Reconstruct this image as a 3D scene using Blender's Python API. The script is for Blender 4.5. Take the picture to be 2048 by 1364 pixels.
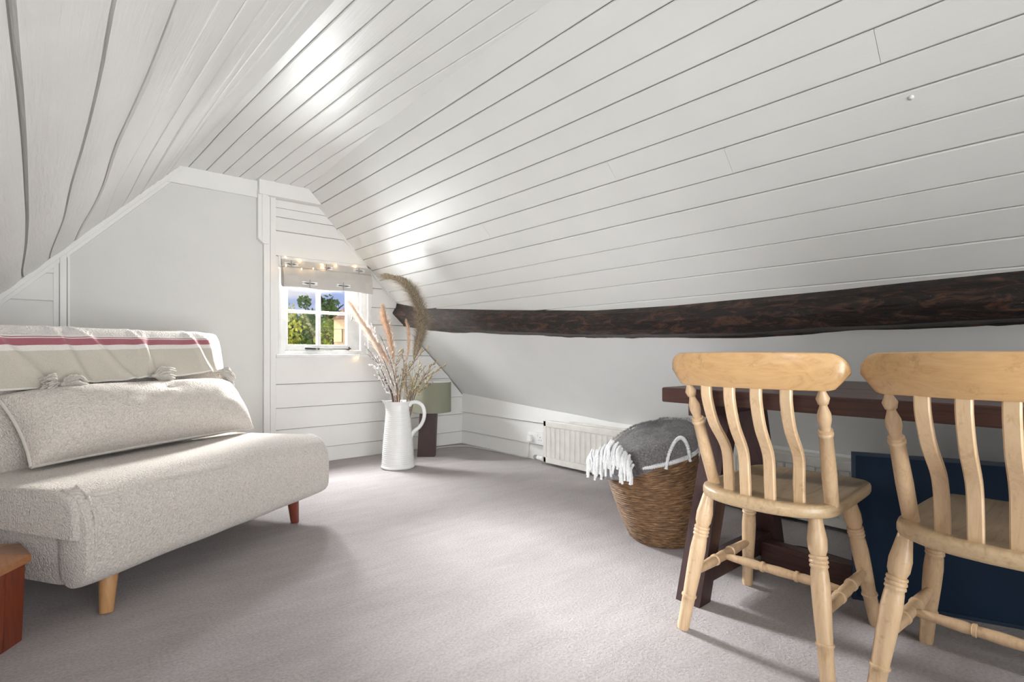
import bpy, bmesh, math, random
from mathutils import Vector, Matrix, Euler, noise
random.seed(7)
for o in list(bpy.data.objects): bpy.data.objects.remove(o, do_unlink=True)
SC = bpy.context.scene
COL = SC.collection
V = Vector
PI = math.pi

# ------------------------------------------------------------------ camera
FPX, HZ, EYE = 1050.0, 708.0, 0.86
TH = math.atan(902/1050); SN, CS = math.sin(TH), math.cos(TH)
cam = bpy.data.cameras.new('camera'); camo = bpy.data.objects.new('camera', cam); COL.objects.link(camo)
camo.location = (0, 0, EYE); camo.rotation_euler = (PI/2, 0, -TH)
cam.sensor_width = 36; cam.lens = FPX/2048*36; cam.shift_y = (HZ-682)/2048
cam.clip_start = 0.02; cam.clip_end = 200
SC.camera = camo

# ------------------------------------------------------------------ light and exposure
SC.view_settings.view_transform = 'Standard'; SC.view_settings.look = 'None'
SC.view_settings.gamma = 1; SC.view_settings.use_curve_mapping = False
SC.view_settings.exposure = 0.0
W = bpy.data.worlds.new('sky'); SC.world = W; W.use_nodes = True
wn = W.node_tree.nodes; wl = W.node_tree.links; wn.clear()
wo = wn.new('ShaderNodeOutputWorld'); wb = wn.new('ShaderNodeBackground'); wb.inputs[1].default_value = 0.95
tc = wn.new('ShaderNodeTexCoord'); sep = wn.new('ShaderNodeSeparateXYZ'); wl.new(tc.outputs['Generated'], sep.inputs[0])
cr = wn.new('ShaderNodeValToRGB'); wl.new(sep.outputs[2], cr.inputs[0])
cr.color_ramp.elements[0].position = 0.0; cr.color_ramp.elements[0].color = (.50, .60, .95, 1)
cr.color_ramp.elements[1].position = 0.5; cr.color_ramp.elements[1].color = (.10, .22, .75, 1)
mpw = wn.new('ShaderNodeMapping'); mpw.inputs['Scale'].default_value = (1, 1, 2.2); wl.new(tc.outputs['Generated'], mpw.inputs[0])
nzw = wn.new('ShaderNodeTexNoise'); nzw.inputs['Scale'].default_value = 9; nzw.inputs['Detail'].default_value = 6; wl.new(mpw.outputs[0], nzw.inputs[0])
crc = wn.new('ShaderNodeValToRGB'); crc.color_ramp.elements[0].position = .47; crc.color_ramp.elements[1].position = .66
wl.new(nzw.outputs[0], crc.inputs[0])
mxw = wn.new('ShaderNodeMixRGB'); mxw.inputs[2].default_value = (.92, .90, .98, 1)
wl.new(crc.outputs[0], mxw.inputs[0]); wl.new(cr.outputs[0], mxw.inputs[1]); wl.new(mxw.outputs[0], wb.inputs[0]); wl.new(wb.outputs[0], wo.inputs[0])

def area(name, loc, target, sx, sy, power, col=(1, 1, 1), spread=PI):
    l = bpy.data.lights.new(name, 'AREA'); l.shape = 'RECTANGLE'; l.size = sx; l.size_y = sy; l.energy = power; l.color = col; l.spread = spread
    o = bpy.data.objects.new(name, l); COL.objects.link(o); o.location = loc
    o.rotation_euler = (V(target)-V(loc)).to_track_quat('-Z', 'Y').to_euler(); return o
# daylight falling in through the gable window, from high (sun side), plus two added lamps outside it
area('sun_light', (1.75, 10.2, 3.35), (1.6, 4.2, 1.1), 2.4, 1.3, 7500, (.98, .98, 1.0))
area('high_sky_light', (1.62, 4.50, 1.58), (1.45, 2.6, 0.1), .72, .28, 195, (.96, .975, 1.0))
area('sofa_beam_light', (4.15, 6.70, 2.35), (1.56, 4.17, 1.12), 1.2, 1.3, 4300, (1.0, .95, .88))  # added warm beam through the window to brighten the sofa
area('gloss_fill_light', (1.9, 6.3, -.15), (1.9, 4.2, -.10), 3.4, 1.75, 560, (.97, .99, 1.0))  # added panel hidden below the sill, gives the ceiling and slopes their highlights
# added fill lamps, out of view behind and beside the camera
area('rear_fill_light', (0.75, -1.95, 1.2), (1.0, 2.5, 1.1), 1.5, 1.2, 48, (.965, .99, .985))  # added soft fill for the whole room
area('left_fill_light', (-.20, .32, .84), (2.9, 2.6, .25), .4, .5, 6.5, (.97, .99, 1.0), 1.05)  # added lamp by the left slope, lifts the knee wall and eaves
area('ceiling_fill_light', (0.35, -1.3, .45), (1.05, 3.5, 2.15), 1.3, .9, 14, (.97, .99, .98), 1.2)  # added uplight to brighten the far ceiling

# ------------------------------------------------------------------ helpers
def ray(px, py):
    a = (px-1024)/FPX; b = (HZ-py)/FPX
    return V((SN+a*CS, CS-a*SN, b))
def on_plane(px, py, p0, n):
    r = ray(px, py); O = V((0, 0, EYE)); t = n.dot(p0-O)/n.dot(r); return O+r*t
def onY(px, py, Y): return on_plane(px, py, V((0, Y, 0)), V((0, 1, 0)))
def onX(px, py, X): return on_plane(px, py, V((X, 0, 0)), V((1, 0, 0)))
def onZ(px, py, Z): return on_plane(px, py, V((0, 0, Z)), V((0, 0, 1)))
def at_depth(px, py, d): return V((0, 0, EYE))+ray(px, py)*d

def empty(name, loc=(0, 0, 0), rz=0):
    o = bpy.data.objects.new(name, None); COL.objects.link(o); o.location = loc; o.rotation_euler = (0, 0, rz)
    o.empty_display_size = .05; return o
def tag(o, label=None, cat=None, group=None, kind=None):
    if label: o['label'] = label
    if cat: o['category'] = cat
    if group: o['group'] = group
    if kind: o['kind'] = kind
    return o
def mesh(name, vs, fs, mat, parent=None, smooth=False, loc=None, uvs=None):
    m = bpy.data.meshes.new(name); m.from_pydata([tuple(v) for v in vs], [], fs); m.update()
    if smooth: m.polygons.foreach_set('use_smooth', [True]*len(m.polygons))
    if uvs:
        ul = m.uv_layers.new(name='UVMap')
        for lp in m.loops: ul.data[lp.index].uv = uvs[lp.vertex_index]
    m.materials.append(mat)
    o = bpy.data.objects.new(name, m); COL.objects.link(o)
    if parent: o.parent = parent
    if loc: o.location = loc
    return o
class MB:
    def __init__(s): s.v = []; s.f = []
    def add(s, vs, fs):
        n = len(s.v); s.v += [V(v) for v in vs]; s.f += [tuple(i+n for i in f) for f in fs]
    def box(s, x0, x1, y0, y1, z0, z1, b=0):
        if b <= 0:
            s.add([(x, y, z) for z in (z0, z1) for y in (y0, y1) for x in (x0, x1)],
                  [(0, 2, 3, 1), (4, 5, 7, 6), (0, 1, 5, 4), (2, 6, 7, 3), (0, 4, 6, 2), (1, 3, 7, 5)])
        else:
            bm = bmesh.new(); bmesh.ops.create_cube(bm, size=1)
            for v in bm.verts: v.co = V(((x0+x1)/2+v.co.x*(x1-x0), (y0+y1)/2+v.co.y*(y1-y0), (z0+z1)/2+v.co.z*(z1-z0)))
            bmesh.ops.bevel(bm, geom=bm.edges[:], offset=b, segments=2, profile=.5, affect='EDGES')
            bm.verts.index_update()
            s.add([v.co.copy() for v in bm.verts], [tuple(v.index for v in f.verts) for f in bm.faces]); bm.free()
    def loft(s, secs, caps=True, closed=True):
        n = len(secs[0]); base = len(s.v)
        for sec in secs: s.v += [V(p) for p in sec]
        for i in range(len(secs)-1):
            for j in range(n if closed else n-1):
                a = base+i*n+j; b = base+i*n+(j+1) % n
                s.f.append((a, b, b+n, a+n))
        if caps and closed:
            s.f.append(tuple(base+j for j in range(n))[::-1]); s.f.append(tuple(base+(len(secs)-1)*n+j for j in range(n)))
    def tube(s, pts, r, n=8, caps=True):
        pts = [V(p) for p in pts]
        if not isinstance(r, (list, tuple)): r = [r]*len(pts)
        secs = []; up = None
        for i, p in enumerate(pts):
            t = (pts[min(i+1, len(pts)-1)]-pts[max(i-1, 0)])
            if t.length < 1e-9: t = V((0, 0, 1))
            t.normalize()
            if up is None: up = V((0, 0, 1)) if abs(t.z) < .9 else V((1, 0, 0))
            a = t.cross(up)
            if a.length < 1e-6: a = t.cross(V((0, 1, 0)))
            a.normalize(); b = a.cross(t); up = b
            secs.append([p+(a*math.cos(2*PI*k/n)+b*math.sin(2*PI*k/n))*r[i] for k in range(n)])
        s.loft(secs, caps)
    def lathe(s, prof, p0, p1, n=20):
        # prof: (fraction along p0-p1, radius)
        p0 = V(p0); p1 = V(p1); t = (p1-p0).normalized(); up = V((0, 0, 1)) if abs(t.z) < .9 else V((1, 0, 0))
        a = t.cross(up).normalized(); b = a.cross(t)
        s.loft([[p0+(p1-p0)*f+(a*math.cos(2*PI*k/n)+b*math.sin(2*PI*k/n))*max(r, 1e-5) for k in range(n)] for f, r in prof])
    def build(s, name, mat, parent=None, smooth=False, sharp=None):
        o = mesh(name, s.v, s.f, mat, parent, smooth)
        bm = bmesh.new(); bm.from_mesh(o.data); bmesh.ops.recalc_face_normals(bm, faces=bm.faces)
        if smooth:
            lim = math.radians(sharp or 38)
            for e in bm.edges:
                if len(e.link_faces) == 2 and e.calc_face_angle(0) > lim: e.smooth = False
        bm.to_mesh(o.data); bm.free(); return o
def copy_tree(o, parent=None):
    c = o.copy(); COL.objects.link(c)
    if parent: c.parent = parent
    for ch in list(o.children): copy_tree(ch, c)
    return c
def spline(pts, n):
    # Catmull-Rom through points
    pts = [V(p) for p in pts]; out = []
    P = [pts[0]*2-pts[1]]+pts+[pts[-1]*2-pts[-2]]
    m = len(pts)-1
    for k in range(n+1):
        u = k/n*m; i = min(int(u), m-1); t = u-i; a, b, c, d = P[i:i+4]
        out.append(.5*((2*b)+(c-a)*t+(2*a-5*b+4*c-d)*t*t+(3*b-a-3*c+d)*t*t*t))
    return out
def lerp(a, b, t): return a+(b-a)*t
def interp(x, tab):
    if x <= tab[0][0]: return tab[0][1]
    for (a, va), (b, vb) in zip(tab, tab[1:]):
        if x <= b: return va+(vb-va)*(x-a)/(b-a)
    return tab[-1][1]

# ------------------------------------------------------------------ materials
def newmat(name):
    m = bpy.data.materials.new(name); m.use_nodes = True; nt = m.node_tree
    return m, nt.nodes, nt.links, nt.nodes['Principled BSDF']
def coords(n, l, scale=(1, 1, 1), space='Object', rot=(0, 0, 0)):
    if space == 'Position':
        g = n.new('ShaderNodeNewGeometry'); out = g.outputs['Position']
    else:
        t = n.new('ShaderNodeTexCoord'); out = t.outputs[space]
    mp = n.new('ShaderNodeMapping'); mp.inputs['Scale'].default_value = scale; mp.inputs['Rotation'].default_value = rot
    l.new(out, mp.inputs[0]); return mp.outputs[0]
def noise_node(n, l, vec, scale, detail=4, rough=.5, dist=0):
    t = n.new('ShaderNodeTexNoise'); t.inputs['Scale'].default_value = scale; t.inputs['Detail'].default_value = detail
    t.inputs['Roughness'].default_value = rough; t.inputs['Distortion'].default_value = dist; l.new(vec, t.inputs['Vector']); return t.outputs[0]
def ramp(n, l, fac, stops):
    r = n.new('ShaderNodeValToRGB'); e = r.color_ramp.elements
    while len(e) < len(stops): e.new(.5)
    for i, (p, c) in enumerate(stops):
        e[i].position = p; e[i].color = (*c, 1) if len(c) == 3 else c
    l.new(fac, r.inputs[0]); return r.outputs[0]
def bump(n, l, h, strength, dist, bs, prev=None):
    b = n.new('ShaderNodeBump'); b.inputs['Strength'].default_value = strength; b.inputs['Distance'].default_value = dist
    l.new(h, b.inputs['Height'])
    if prev: l.new(prev, b.inputs['Normal'])
    if bs: l.new(b.outputs[0], bs.inputs['Normal'])
    return b.outputs[0]
def simple(name, col, rough=.5, metal=0, bumpscale=None, bumpd=.001, var=.06):
    m, n, l, b = newmat(name); b.inputs['Roughness'].default_value = rough; b.inputs['Metallic'].default_value = metal
    v = coords(n, l, space='Position')
    nz = noise_node(n, l, v, 14, 3)
    l.new(ramp(n, l, nz, [(.3, tuple(c*(1-var) for c in col)), (.7, tuple(min(1, c*(1+var)) for c in col))]), b.inputs['Base Color'])
    if bumpscale: bump(n, l, noise_node(n, l, v, bumpscale, 4), .5, bumpd, b)
    return m
def paint(name, col, rough, brush=(40, 2, 40), amt=.4, dist=.0012, low=.25):
    m, n, l, b = newmat(name)
    v = coords(n, l, brush, 'Position'); v2 = coords(n, l, (1, 1, 1), 'Position')
    a = noise_node(n, l, v, 3.0, 5, .6); c = noise_node(n, l, v2, 5, 3); d = noise_node(n, l, v2, 60, 2)
    l.new(ramp(n, l, c, [(.25, tuple(x*.965 for x in col)), (.75, col)]), b.inputs['Base Color'])
    n1 = bump(n, l, a, amt, dist, None); n2 = bump(n, l, c, low, .01, None, n1); bump(n, l, d, .12, .0006, b, n2)
    b.inputs['Roughness'].default_value = rough; return m
M = {}
M['plank'] = paint('ceiling_paint', (.83, .83, .81), .30, (45, 1.6, 45), .4, .0015, .25)
M['plankR'] = paint('right_slope_paint', (.82, .82, .80), .42, (45, 1.6, 45), .4, .0015, .2)
M['plankL'] = paint('left_slope_paint', (.84, .835, .82), .34, (30, 1.6, 30), .8, .004, .5)
M['plaster'] = paint('plaster_paint', (.72, .715, .69), .6, (12, 12, 12), .5, .002, .12)
M['lowslope'] = paint('eaves_plaster_paint', (.80, .805, .795), .5, (8, 3, 8), .2, .002, .1)
M['board'] = paint('board_paint', (.84, .83, .81), .38, (2, 30, 30), .4, .0012, .15)
M['trim'] = paint('trim_paint', (.84, .83, .81), .35, (20, 20, 3), .3, .001, .1)
M['gapback'] = simple('gap_shadow_boards', (.36, .34, .31), .8)
M['glosswhite'] = simple('window_gloss_paint', (.86, .86, .85), .22, 0, 30, .0004)
M['radiator'] = simple('radiator_enamel', (.72, .70, .65), .35, 0, 40, .0003)
M['chrome'] = simple('chrome', (.75, .75, .76), .15, 1, None, 0, .02)
M['black'] = simple('black_iron', (.02, .02, .022), .45, 0, 60, .0006)
M['plastic'] = simple('white_plastic', (.80, .80, .79), .3)
M['greyplastic'] = simple('grey_cable', (.42, .41, .39), .5)
M['hole'] = simple('dark_slot', (.03, .03, .03), .6)

def carpet():
    m, n, l, b = newmat('carpet')
    v = coords(n, l, space='Position')
    fine = noise_node(n, l, v, 330, 3, .7); mid = noise_node(n, l, v, 110, 3, .6); big = noise_node(n, l, v, 2.2, 3, .5, .8)
    big2 = noise_node(n, l, coords(n, l, (1.3, 5, 1), 'Position', (0, 0, .5)), 3.0, 3, .55, .5)
    c = ramp(n, l, big, [(.3, (.35, .31, .305)), (.7, (.435, .395, .39))])
    c2 = ramp(n, l, big2, [(.35, (.36, .32, .315)), (.65, (.44, .40, .395))])
    mx = n.new('ShaderNodeMixRGB'); mx.inputs[0].default_value = .5; l.new(c, mx.inputs[1]); l.new(c2, mx.inputs[2])
    mf = n.new('ShaderNodeMixRGB'); mf.blend_type = 'MULTIPLY'; mf.inputs[0].default_value = 1
    l.new(mx.outputs[0], mf.inputs[1]); l.new(ramp(n, l, mid, [(.3, (.80, .80, .80)), (.7, (1.12, 1.12, 1.12))]), mf.inputs[2])
    l.new(mf.outputs[0], b.inputs['Base Color']); b.inputs['Roughness'].default_value = .95
    b.inputs['Sheen Weight'].default_value = .25; b.inputs['Specular IOR Level'].default_value = .1
    n1 = bump(n, l, mid, .9, .006, None); bump(n, l, fine, .7, .003, b, n1)
    return m
M['carpet'] = carpet()
def boucle(name, c0, c1, scale=150, d=.006):
    m, n, l, b = newmat(name)
    v = coords(n, l, space='Position')
    dn = n.new('ShaderNodeTexNoise'); dn.inputs['Scale'].default_value = 60; l.new(v, dn.inputs['Vector'])
    mxv = n.new('ShaderNodeMixRGB'); mxv.blend_type = 'ADD'; mxv.inputs[0].default_value = .02; l.new(v, mxv.inputs[1]); l.new(dn.outputs[1], mxv.inputs[2])
    vo = n.new('ShaderNodeTexVoronoi'); vo.inputs['Scale'].default_value = scale; vo.feature = 'SMOOTH_F1'; l.new(mxv.outputs[0], vo.inputs['Vector'])
    nz = noise_node(n, l, v, scale*.6, 3, .6)
    l.new(ramp(n, l, vo.outputs['Distance'], [(.1, c1), (.75, c0)]), b.inputs['Base Color'])
    b.inputs['Roughness'].default_value = .95; b.inputs['Sheen Weight'].default_value = .3; b.inputs['Specular IOR Level'].default_value = .1
    inv = n.new('ShaderNodeMath'); inv.operation = 'SUBTRACT'; inv.inputs[0].default_value = 1; l.new(vo.outputs['Distance'], inv.inputs[1])
    n1 = bump(n, l, inv.outputs[0], .8, d, None); bump(n, l, nz, .5, d, b, n1); return m
M['boucle'] = boucle('cream_boucle', (.50, .445, .405), (.68, .63, .59), 175, .006)
M['cushion'] = boucle('cushion_boucle', (.52, .465, .42), (.72, .67, .625), 175, .006)
M['piping'] = simple('piping_cord', (.60, .56, .52), .8, 0, 200, .001)
def wood(name, light, dark, grain=(2, 2, 30), scale=5, rough=.45, spots=None, bumpd=.0006, dist=2.5, coat=0):
    m, n, l, b = newmat(name)
    v = coords(n, l, grain, 'Object')
    g = noise_node(n, l, v, scale, 6, .62, dist)
    c = ramp(n, l, g, [(.25, dark), (.45, tuple(lerp(a, b2, .6) for a, b2 in zip(dark, light))), (.72, light)])
    if spots:
        s = noise_node(n, l, coords(n, l, (1, 1, 1), 'Object'), 26, 5, .65)
        mx = n.new('ShaderNodeMixRGB'); l.new(ramp(n, l, s, [(.60, (0, 0, 0)), (.70, (.8, .8, .8))]), mx.inputs[0]); l.new(c, mx.inputs[1]); mx.inputs[2].default_value = (*spots, 1); c = mx.outputs[0]
    l.new(c, b.inputs['Base Color']); b.inputs['Roughness'].default_value = rough
    if coat: b.inputs['Coat Weight'].default_value = coat; b.inputs['Coat Roughness'].default_value = .2
    bump(n, l, g, .5, bumpd, b); return m
PL, PD = (.68, .49, .31), (.50, .32, .17)
M['pineZ'] = wood('pine_turned', PL, PD, (14, 14, 1.6), 3, .42, spots=(.47, .30, .15), coat=.15)
M['pineY'] = wood('pine_crest', (.64, .40, .19), (.46, .255, .10), (14, 1.6, 10), 3, .36, spots=(.40, .24, .11), coat=.3)
M['pineX'] = wood('pine_seat', (.58, .42, .25), (.36, .25, .14), (1.5, 12, 12), 2.6, .40, coat=.25)
M['leg_oak'] = wood('sofa_leg_oak', (.56, .31, .14), (.42, .21, .09), (12, 12, 2), 3, .4)
M['leg_red'] = wood('sofa_leg_red', (.22, .055, .03), (.14, .03, .02), (12, 12, 2), 3, .35)
M['darkY'] = wood('dark_table_top', (.075, .026, .018), (.010, .005, .005), (9, .5, 9), 4, .5, bumpd=.0012, coat=.2)
M['darkZ'] = wood('dark_table_frame', (.062, .026, .024), (.022, .010, .011), (9, 9, 1.5), 3, .5)
M['lampwood'] = wood('lamp_dark_wood', (.060, .028, .026), (.022, .011, .011), (12, 12, 2), 3, .5)
M['stool1'] = wood('stool_tan_wood', (.42, .18, .07), (.24, .09, .035), (9, 2, 9), 3, .35, coat=.3)
M['stool2'] = wood('stool_brown_wood', (.30, .14, .075), (.15, .07, .04), (2, 9, 9), 3, .35, coat=.3)
M['stool3'] = wood('stool_pale_wood', (.34, .19, .12), (.17, .10, .07), (9, 9, 2), 3, .35, coat=.3)
M['stoolbody'] = wood('stool_red_wood', (.23, .045, .016), (.085, .014, .008), (9, 9, 1.2), 3, .35, coat=.3)
def beam_mat():
    m, n, l, b = newmat('old_dark_beam')
    v = coords(n, l, (11, 1.6, 11), 'Position'); v1 = coords(n, l, (5, 1.5, 5), 'Position')
    g = noise_node(n, l, v, 4.5, 7, .68, 1.5); s = noise_node(n, l, v1, 6, 6, .7, 1.0); w = noise_node(n, l, v, 9, 5, .75, .5)
    base = ramp(n, l, g, [(.3, (.004, .003, .003)), (.55, (.015, .009, .008)), (.75, (.045, .022, .015))])
    mx = n.new('ShaderNodeMixRGB'); l.new(ramp(n, l, s, [(.50, (0, 0, 0)), (.62, (1, 1, 1))]), mx.inputs[0]); l.new(base, mx.inputs[1]); mx.inputs[2].default_value = (.105, .046, .028, 1)
    # pale flecks left of old whitewash
    mx2 = n.new('ShaderNodeMixRGB'); l.new(ramp(n, l, w, [(.705, (0, 0, 0)), (.73, (1, 1, 1))]), mx2.inputs[0]); l.new(mx.outputs[0], mx2.inputs[1]); mx2.inputs[2].default_value = (.42, .36, .32, 1)
    l.new(mx2.outputs[0], b.inputs['Base Color']); b.inputs['Roughness'].default_value = .36
    n1 = bump(n, l, g, 1, .010, None); bump(n, l, s, .8, .012, b, n1); return m
M['beam'] = beam_mat()
def blue_mat():
    m, n, l, b = newmat('navy_panel')
    v = coords(n, l, space='Position'); a = noise_node(n, l, v, 3, 3); f = noise_node(n, l, v, 900, 2)
    l.new(ramp(n, l, a, [(.3, (.004, .017, .042)), (.7, (.006, .025, .060))]), b.inputs['Base Color']); b.inputs['Roughness'].default_value = .62; b.inputs['Specular IOR Level'].default_value = .25
    bump(n, l, f, .3, .0006, b); return m
M['navy'] = blue_mat()
M['navyrim'] = simple('navy_rim', (.012, .030, .060), .45)
def basket_mat():
    m, n, l, b = newmat('seagrass')
    v = coords(n, l, (1, 1, 1), 'UV')
    mp = n.new('ShaderNodeMapping'); mp.inputs['Scale'].default_value = (26, 120, 1); l.new(v, mp.inputs[0])
    g = noise_node(n, l, mp.outputs[0], 1.0, 5, .65, .8); g2 = noise_node(n, l, coords(n, l, (1, 1, 1), 'Position'), 9, 3)
    c = ramp(n, l, g, [(.34, (.035, .017, .008)), (.5, (.20, .105, .048)), (.66, (.50, .31, .16))])
    mx = n.new('ShaderNodeMixRGB'); mx.blend_type = 'MULTIPLY'; mx.inputs[0].default_value = 1; l.new(c, mx.inputs[1]); l.new(ramp(n, l, g2, [(.3, (.7, .7, .7)), (.7, (1.1, 1.05, 1))]), mx.inputs[2])
    l.new(mx.outputs[0], b.inputs['Base Color']); b.inputs['Roughness'].default_value = .6; bump(n, l, g, 1, .006, b); return m
M['basket'] = basket_mat()
M['whitecord'] = simple('white_wrapped_cord', (.62, .62, .62), .7, 0, 150, .002)
def wool(name, stops, scale=120):
    m, n, l, b = newmat(name); v = coords(n, l, space='Position')
    a = noise_node(n, l, v, scale, 5, .75); c = noise_node(n, l, v, 9, 3, .6)
    l.new(ramp(n, l, a, stops), b.inputs['Base Color'])
    b.inputs['Roughness'].default_value = 1; b.inputs['Sheen Weight'].default_value = .5; b.inputs['Specular IOR Level'].default_value = .05
    n1 = bump(n, l, a, 1, .008, None); bump(n, l, c, .4, .02, b, n1); return m
M['greywool'] = wool('grey_wool', [(.3, (.05, .045, .048)), (.5, (.15, .135, .137)), (.7, (.30, .275, .275))])
M['whitewool'] = wool('white_wool', [(.3, (.60, .60, .60)), (.7, (.86, .86, .86))], 90)
def throw_mat():
    m, n, l, b = newmat('striped_throw')
    t = n.new('ShaderNodeTexCoord'); sp = n.new('ShaderNodeSeparateXYZ'); l.new(t.outputs['UV'], sp.inputs[0])
    W0, R0, B0 = (.76, .72, .69), (.37, .12, .15), (.56, .52, .45)
    r = n.new('ShaderNodeValToRGB'); r.color_ramp.interpolation = 'CONSTANT'; e = r.color_ramp.elements
    st = [(0, W0), (.640, R0), (.646, W0), (.654, R0), (.705, W0), (.745, B0), (.985, W0)]
    while len(e) < len(st): e.new(.5)
    for i, (p, c) in enumerate(st): e[i].position = p; e[i].color = (*c, 1)
    l.new(sp.outputs[1], r.inputs[0])
    v = coords(n, l, space='Position'); nz = noise_node(n, l, v, 260, 3); k = noise_node(n, l, v, 120, 2)
    mx = n.new('ShaderNodeMixRGB'); mx.blend_type = 'MULTIPLY'; mx.inputs[0].default_value = 1; l.new(r.outputs[0], mx.inputs[1]); l.new(ramp(n, l, nz, [(.3, (.86, .86, .86)), (.7, (1, 1, 1))]), mx.inputs[2])
    l.new(mx.outputs[0], b.inputs['Base Color']); b.inputs['Roughness'].default_value = .95; b.inputs['Sheen Weight'].default_value = .2
    # knobbly weave only on the white upper band
    lt = n.new('ShaderNodeMath'); lt.operation = 'LESS_THAN'; lt.inputs[1].default_value = .63; l.new(sp.outputs[1], lt.inputs[0])
    mu = n.new('ShaderNodeMath'); mu.operation = 'MULTIPLY'; l.new(lt.outputs[0], mu.inputs[0]); l.new(k, mu.inputs[1])
    n1 = bump(n, l, mu.outputs[0], 1, .012, None); bump(n, l, nz, .4, .0015, b, n1); return m
M['throw'] = throw_mat()
M['tassel'] = wool('cream_yarn', [(.3, (.55, .50, .44)), (.7, (.80, .76, .70))], 150)
M['ceramic'] = simple('white_glazed_ceramic', (.78, .78, .77), .18, 0, 8, .001, .02)
def shade_mat():
    m, n, l, b = newmat('sage_shade'); b.inputs['Roughness'].default_value = .85
    v = coords(n, l, (1, 1, 1), 'Position'); f = noise_node(n, l, v, 500, 2)
    l.new(ramp(n, l, f, [(.3, (.20, .20, .145)), (.7, (.255, .255, .19))]), b.inputs['Base Color']); bump(n, l, f, .3, .0005, b); return m
M['shade'] = shade_mat()
M['shadein'] = simple('shade_lining', (.78, .78, .76), .8)
M['blind'] = simple('grey_linen_blind', (.52, .50, .47), .9, 0, 400, .0006, .03)
M['blindprint'] = simple('dragonfly_white', (.85, .85, .84), .9)
M['blindbody'] = simple('dragonfly_grey', (.25, .25, .25), .9)
M['wire'] = simple('copper_wire', (.55, .42, .30), .4, .6)
def emis(name, col, s):
    m, n, l, b = newmat(name); b.inputs['Emission Color'].default_value = (*col, 1); b.inputs['Emission Strength'].default_value = s; b.inputs['Base Color'].default_value = (*col, 1); return m
M['bulb'] = emis('warm_bulb', (1.0, .62, .28), 42)
def fluff(name, c0, c1):
    m, n, l, b = newmat(name); v = coords(n, l, (1, 1, .4), 'Position'); b.inputs['Roughness'].default_value = .95
    l.new(ramp(n, l, noise_node(n, l, v, 110, 3, .6), [(.35, c0), (.62, c1)]), b.inputs['Base Color']); return m
M['stem'] = simple('willow_bark', (.085, .045, .035), .6, 0, 60, .001, .3)
M['stem2'] = simple('brown_bark', (.16, .095, .06), .6, 0, 60, .001, .3)
M['catkin'] = simple('grey_catkin', (.66, .64, .62), .9, 0, 200, .001, .25)
M['catkin2'] = simple('yellowish_catkin', (.42, .35, .22), .9, 0, 200, .001, .25)
M['plumepink'] = fluff('pink_pampas', (.46, .31, .21), (.80, .62, .48))
M['plumepale'] = fluff('pale_pampas', (.60, .47, .38), (.90, .80, .71))
M['plumebeige'] = fluff('beige_pampas', (.20, .14, .085), (.70, .60, .45))
M['leaf'] = simple('tree_leaves', (.20, .32, .05), .6, 0, None, 0, .5)
M['leaf2'] = simple('yellow_green_leaves', (.50, .55, .06), .6, 0, None, 0, .4)
M['bark'] = simple('tree_bark', (.12, .09, .06), .9, 0, 20, .01, .2)
M['outwall'] = simple('sandstone_wall', (.50, .36, .20), .9, 0, 18, .01, .15)
M['roof'] = simple('old_roof_tiles', (.16, .085, .055), .9, 0, 12, .02, .3)
def glass():
    m, n, l, b = newmat('window_glass'); n.remove(b)
    tr = n.new('ShaderNodeBsdfTransparent'); tr.inputs[0].default_value = (.97, .98, .98, 1); gl = n.new('ShaderNodeBsdfGlossy'); gl.inputs['Roughness'].default_value = .02
    mx = n.new('ShaderNodeMixShader'); mx.inputs[0].default_value = .05; l.new(tr.outputs[0], mx.inputs[1]); l.new(gl.outputs[0], mx.inputs[2])
    l.new(mx.outputs[0], n['Material Output'].inputs[0]); return m
M['glass'] = glass()

# ================================================================== SETTING
YG = 4.17        # gable wall
YB = -2.25       # back end of the attic
XK = 2.95        # low knee wall
# --- floor
b = MB(); b.box(-1.7, 3.2, YB-.1, YG+.12, -.12, 0)
fl = b.build('floor', M['carpet']); tag(fl, kind='structure')

# --- ceiling planks (flat strip at the top, its boards run a few degrees off the room's axis)
def zc(Y): return interp(Y, [(YB, 2.185), (2.5, 2.185), (3.4, 2.165), (YG+.02, 2.13)])
ceil = empty('ceiling'); tag(ceil, kind='structure')
def strip(name, fa, fb, ga, gb, nrm, th, ys, mat, parent, ch=.003, cup=0):
    # a board between two curves fa(Y), fb(Y); visible face on the curves, body behind it along -nrm
    secs = []
    for y in ys:
        a, c = fa(y), fb(y); d = (c-a).normalized(); a2 = a+d*ga; c2 = c-d*gb
        e0, e1 = a2+d*ch, c2-d*ch
        face = [e0.lerp(e1, k/8)+nrm*(cup*(4*(k/8)*(1-k/8)-.5)) for k in range(9)] if cup else [e0, e1]
        secs.append([a2+nrm*(-ch)]+face+[c2+nrm*(-ch), c2-nrm*th, a2-nrm*th])
    m = MB(); m.loft(secs); return m.build(name, mat, parent, bool(cup), 20)
ysC = [YB+i*(YG+.01-YB)/26 for i in range(27)]
xs = [.585, .659, .764, .867, .974, 1.082, 1.190, 1.300, 1.405, 1.51, 1.62]
def cl(x): return lambda Y: V((x-.077*(Y-YG), Y, zc(Y)))
for i in range(len(xs)-1):
    strip('plank', cl(xs[i]), cl(xs[i+1]), .0025, .0025, V((0, 0, -1)), .014, ysC, M['plank'], ceil, .004, .0010)
m = MB(); secs = []
for y in ysC: secs.append([V((cl(.5)(y).x, y, zc(y)+.013)), V((cl(1.8)(y).x, y, zc(y)+.013)), V((cl(1.8)(y).x, y, zc(y)+.05)), V((cl(.5)(y).x, y, zc(y)+.05))])
m.loft(secs); m.build('backing', M['gapback'], ceil)
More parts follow.
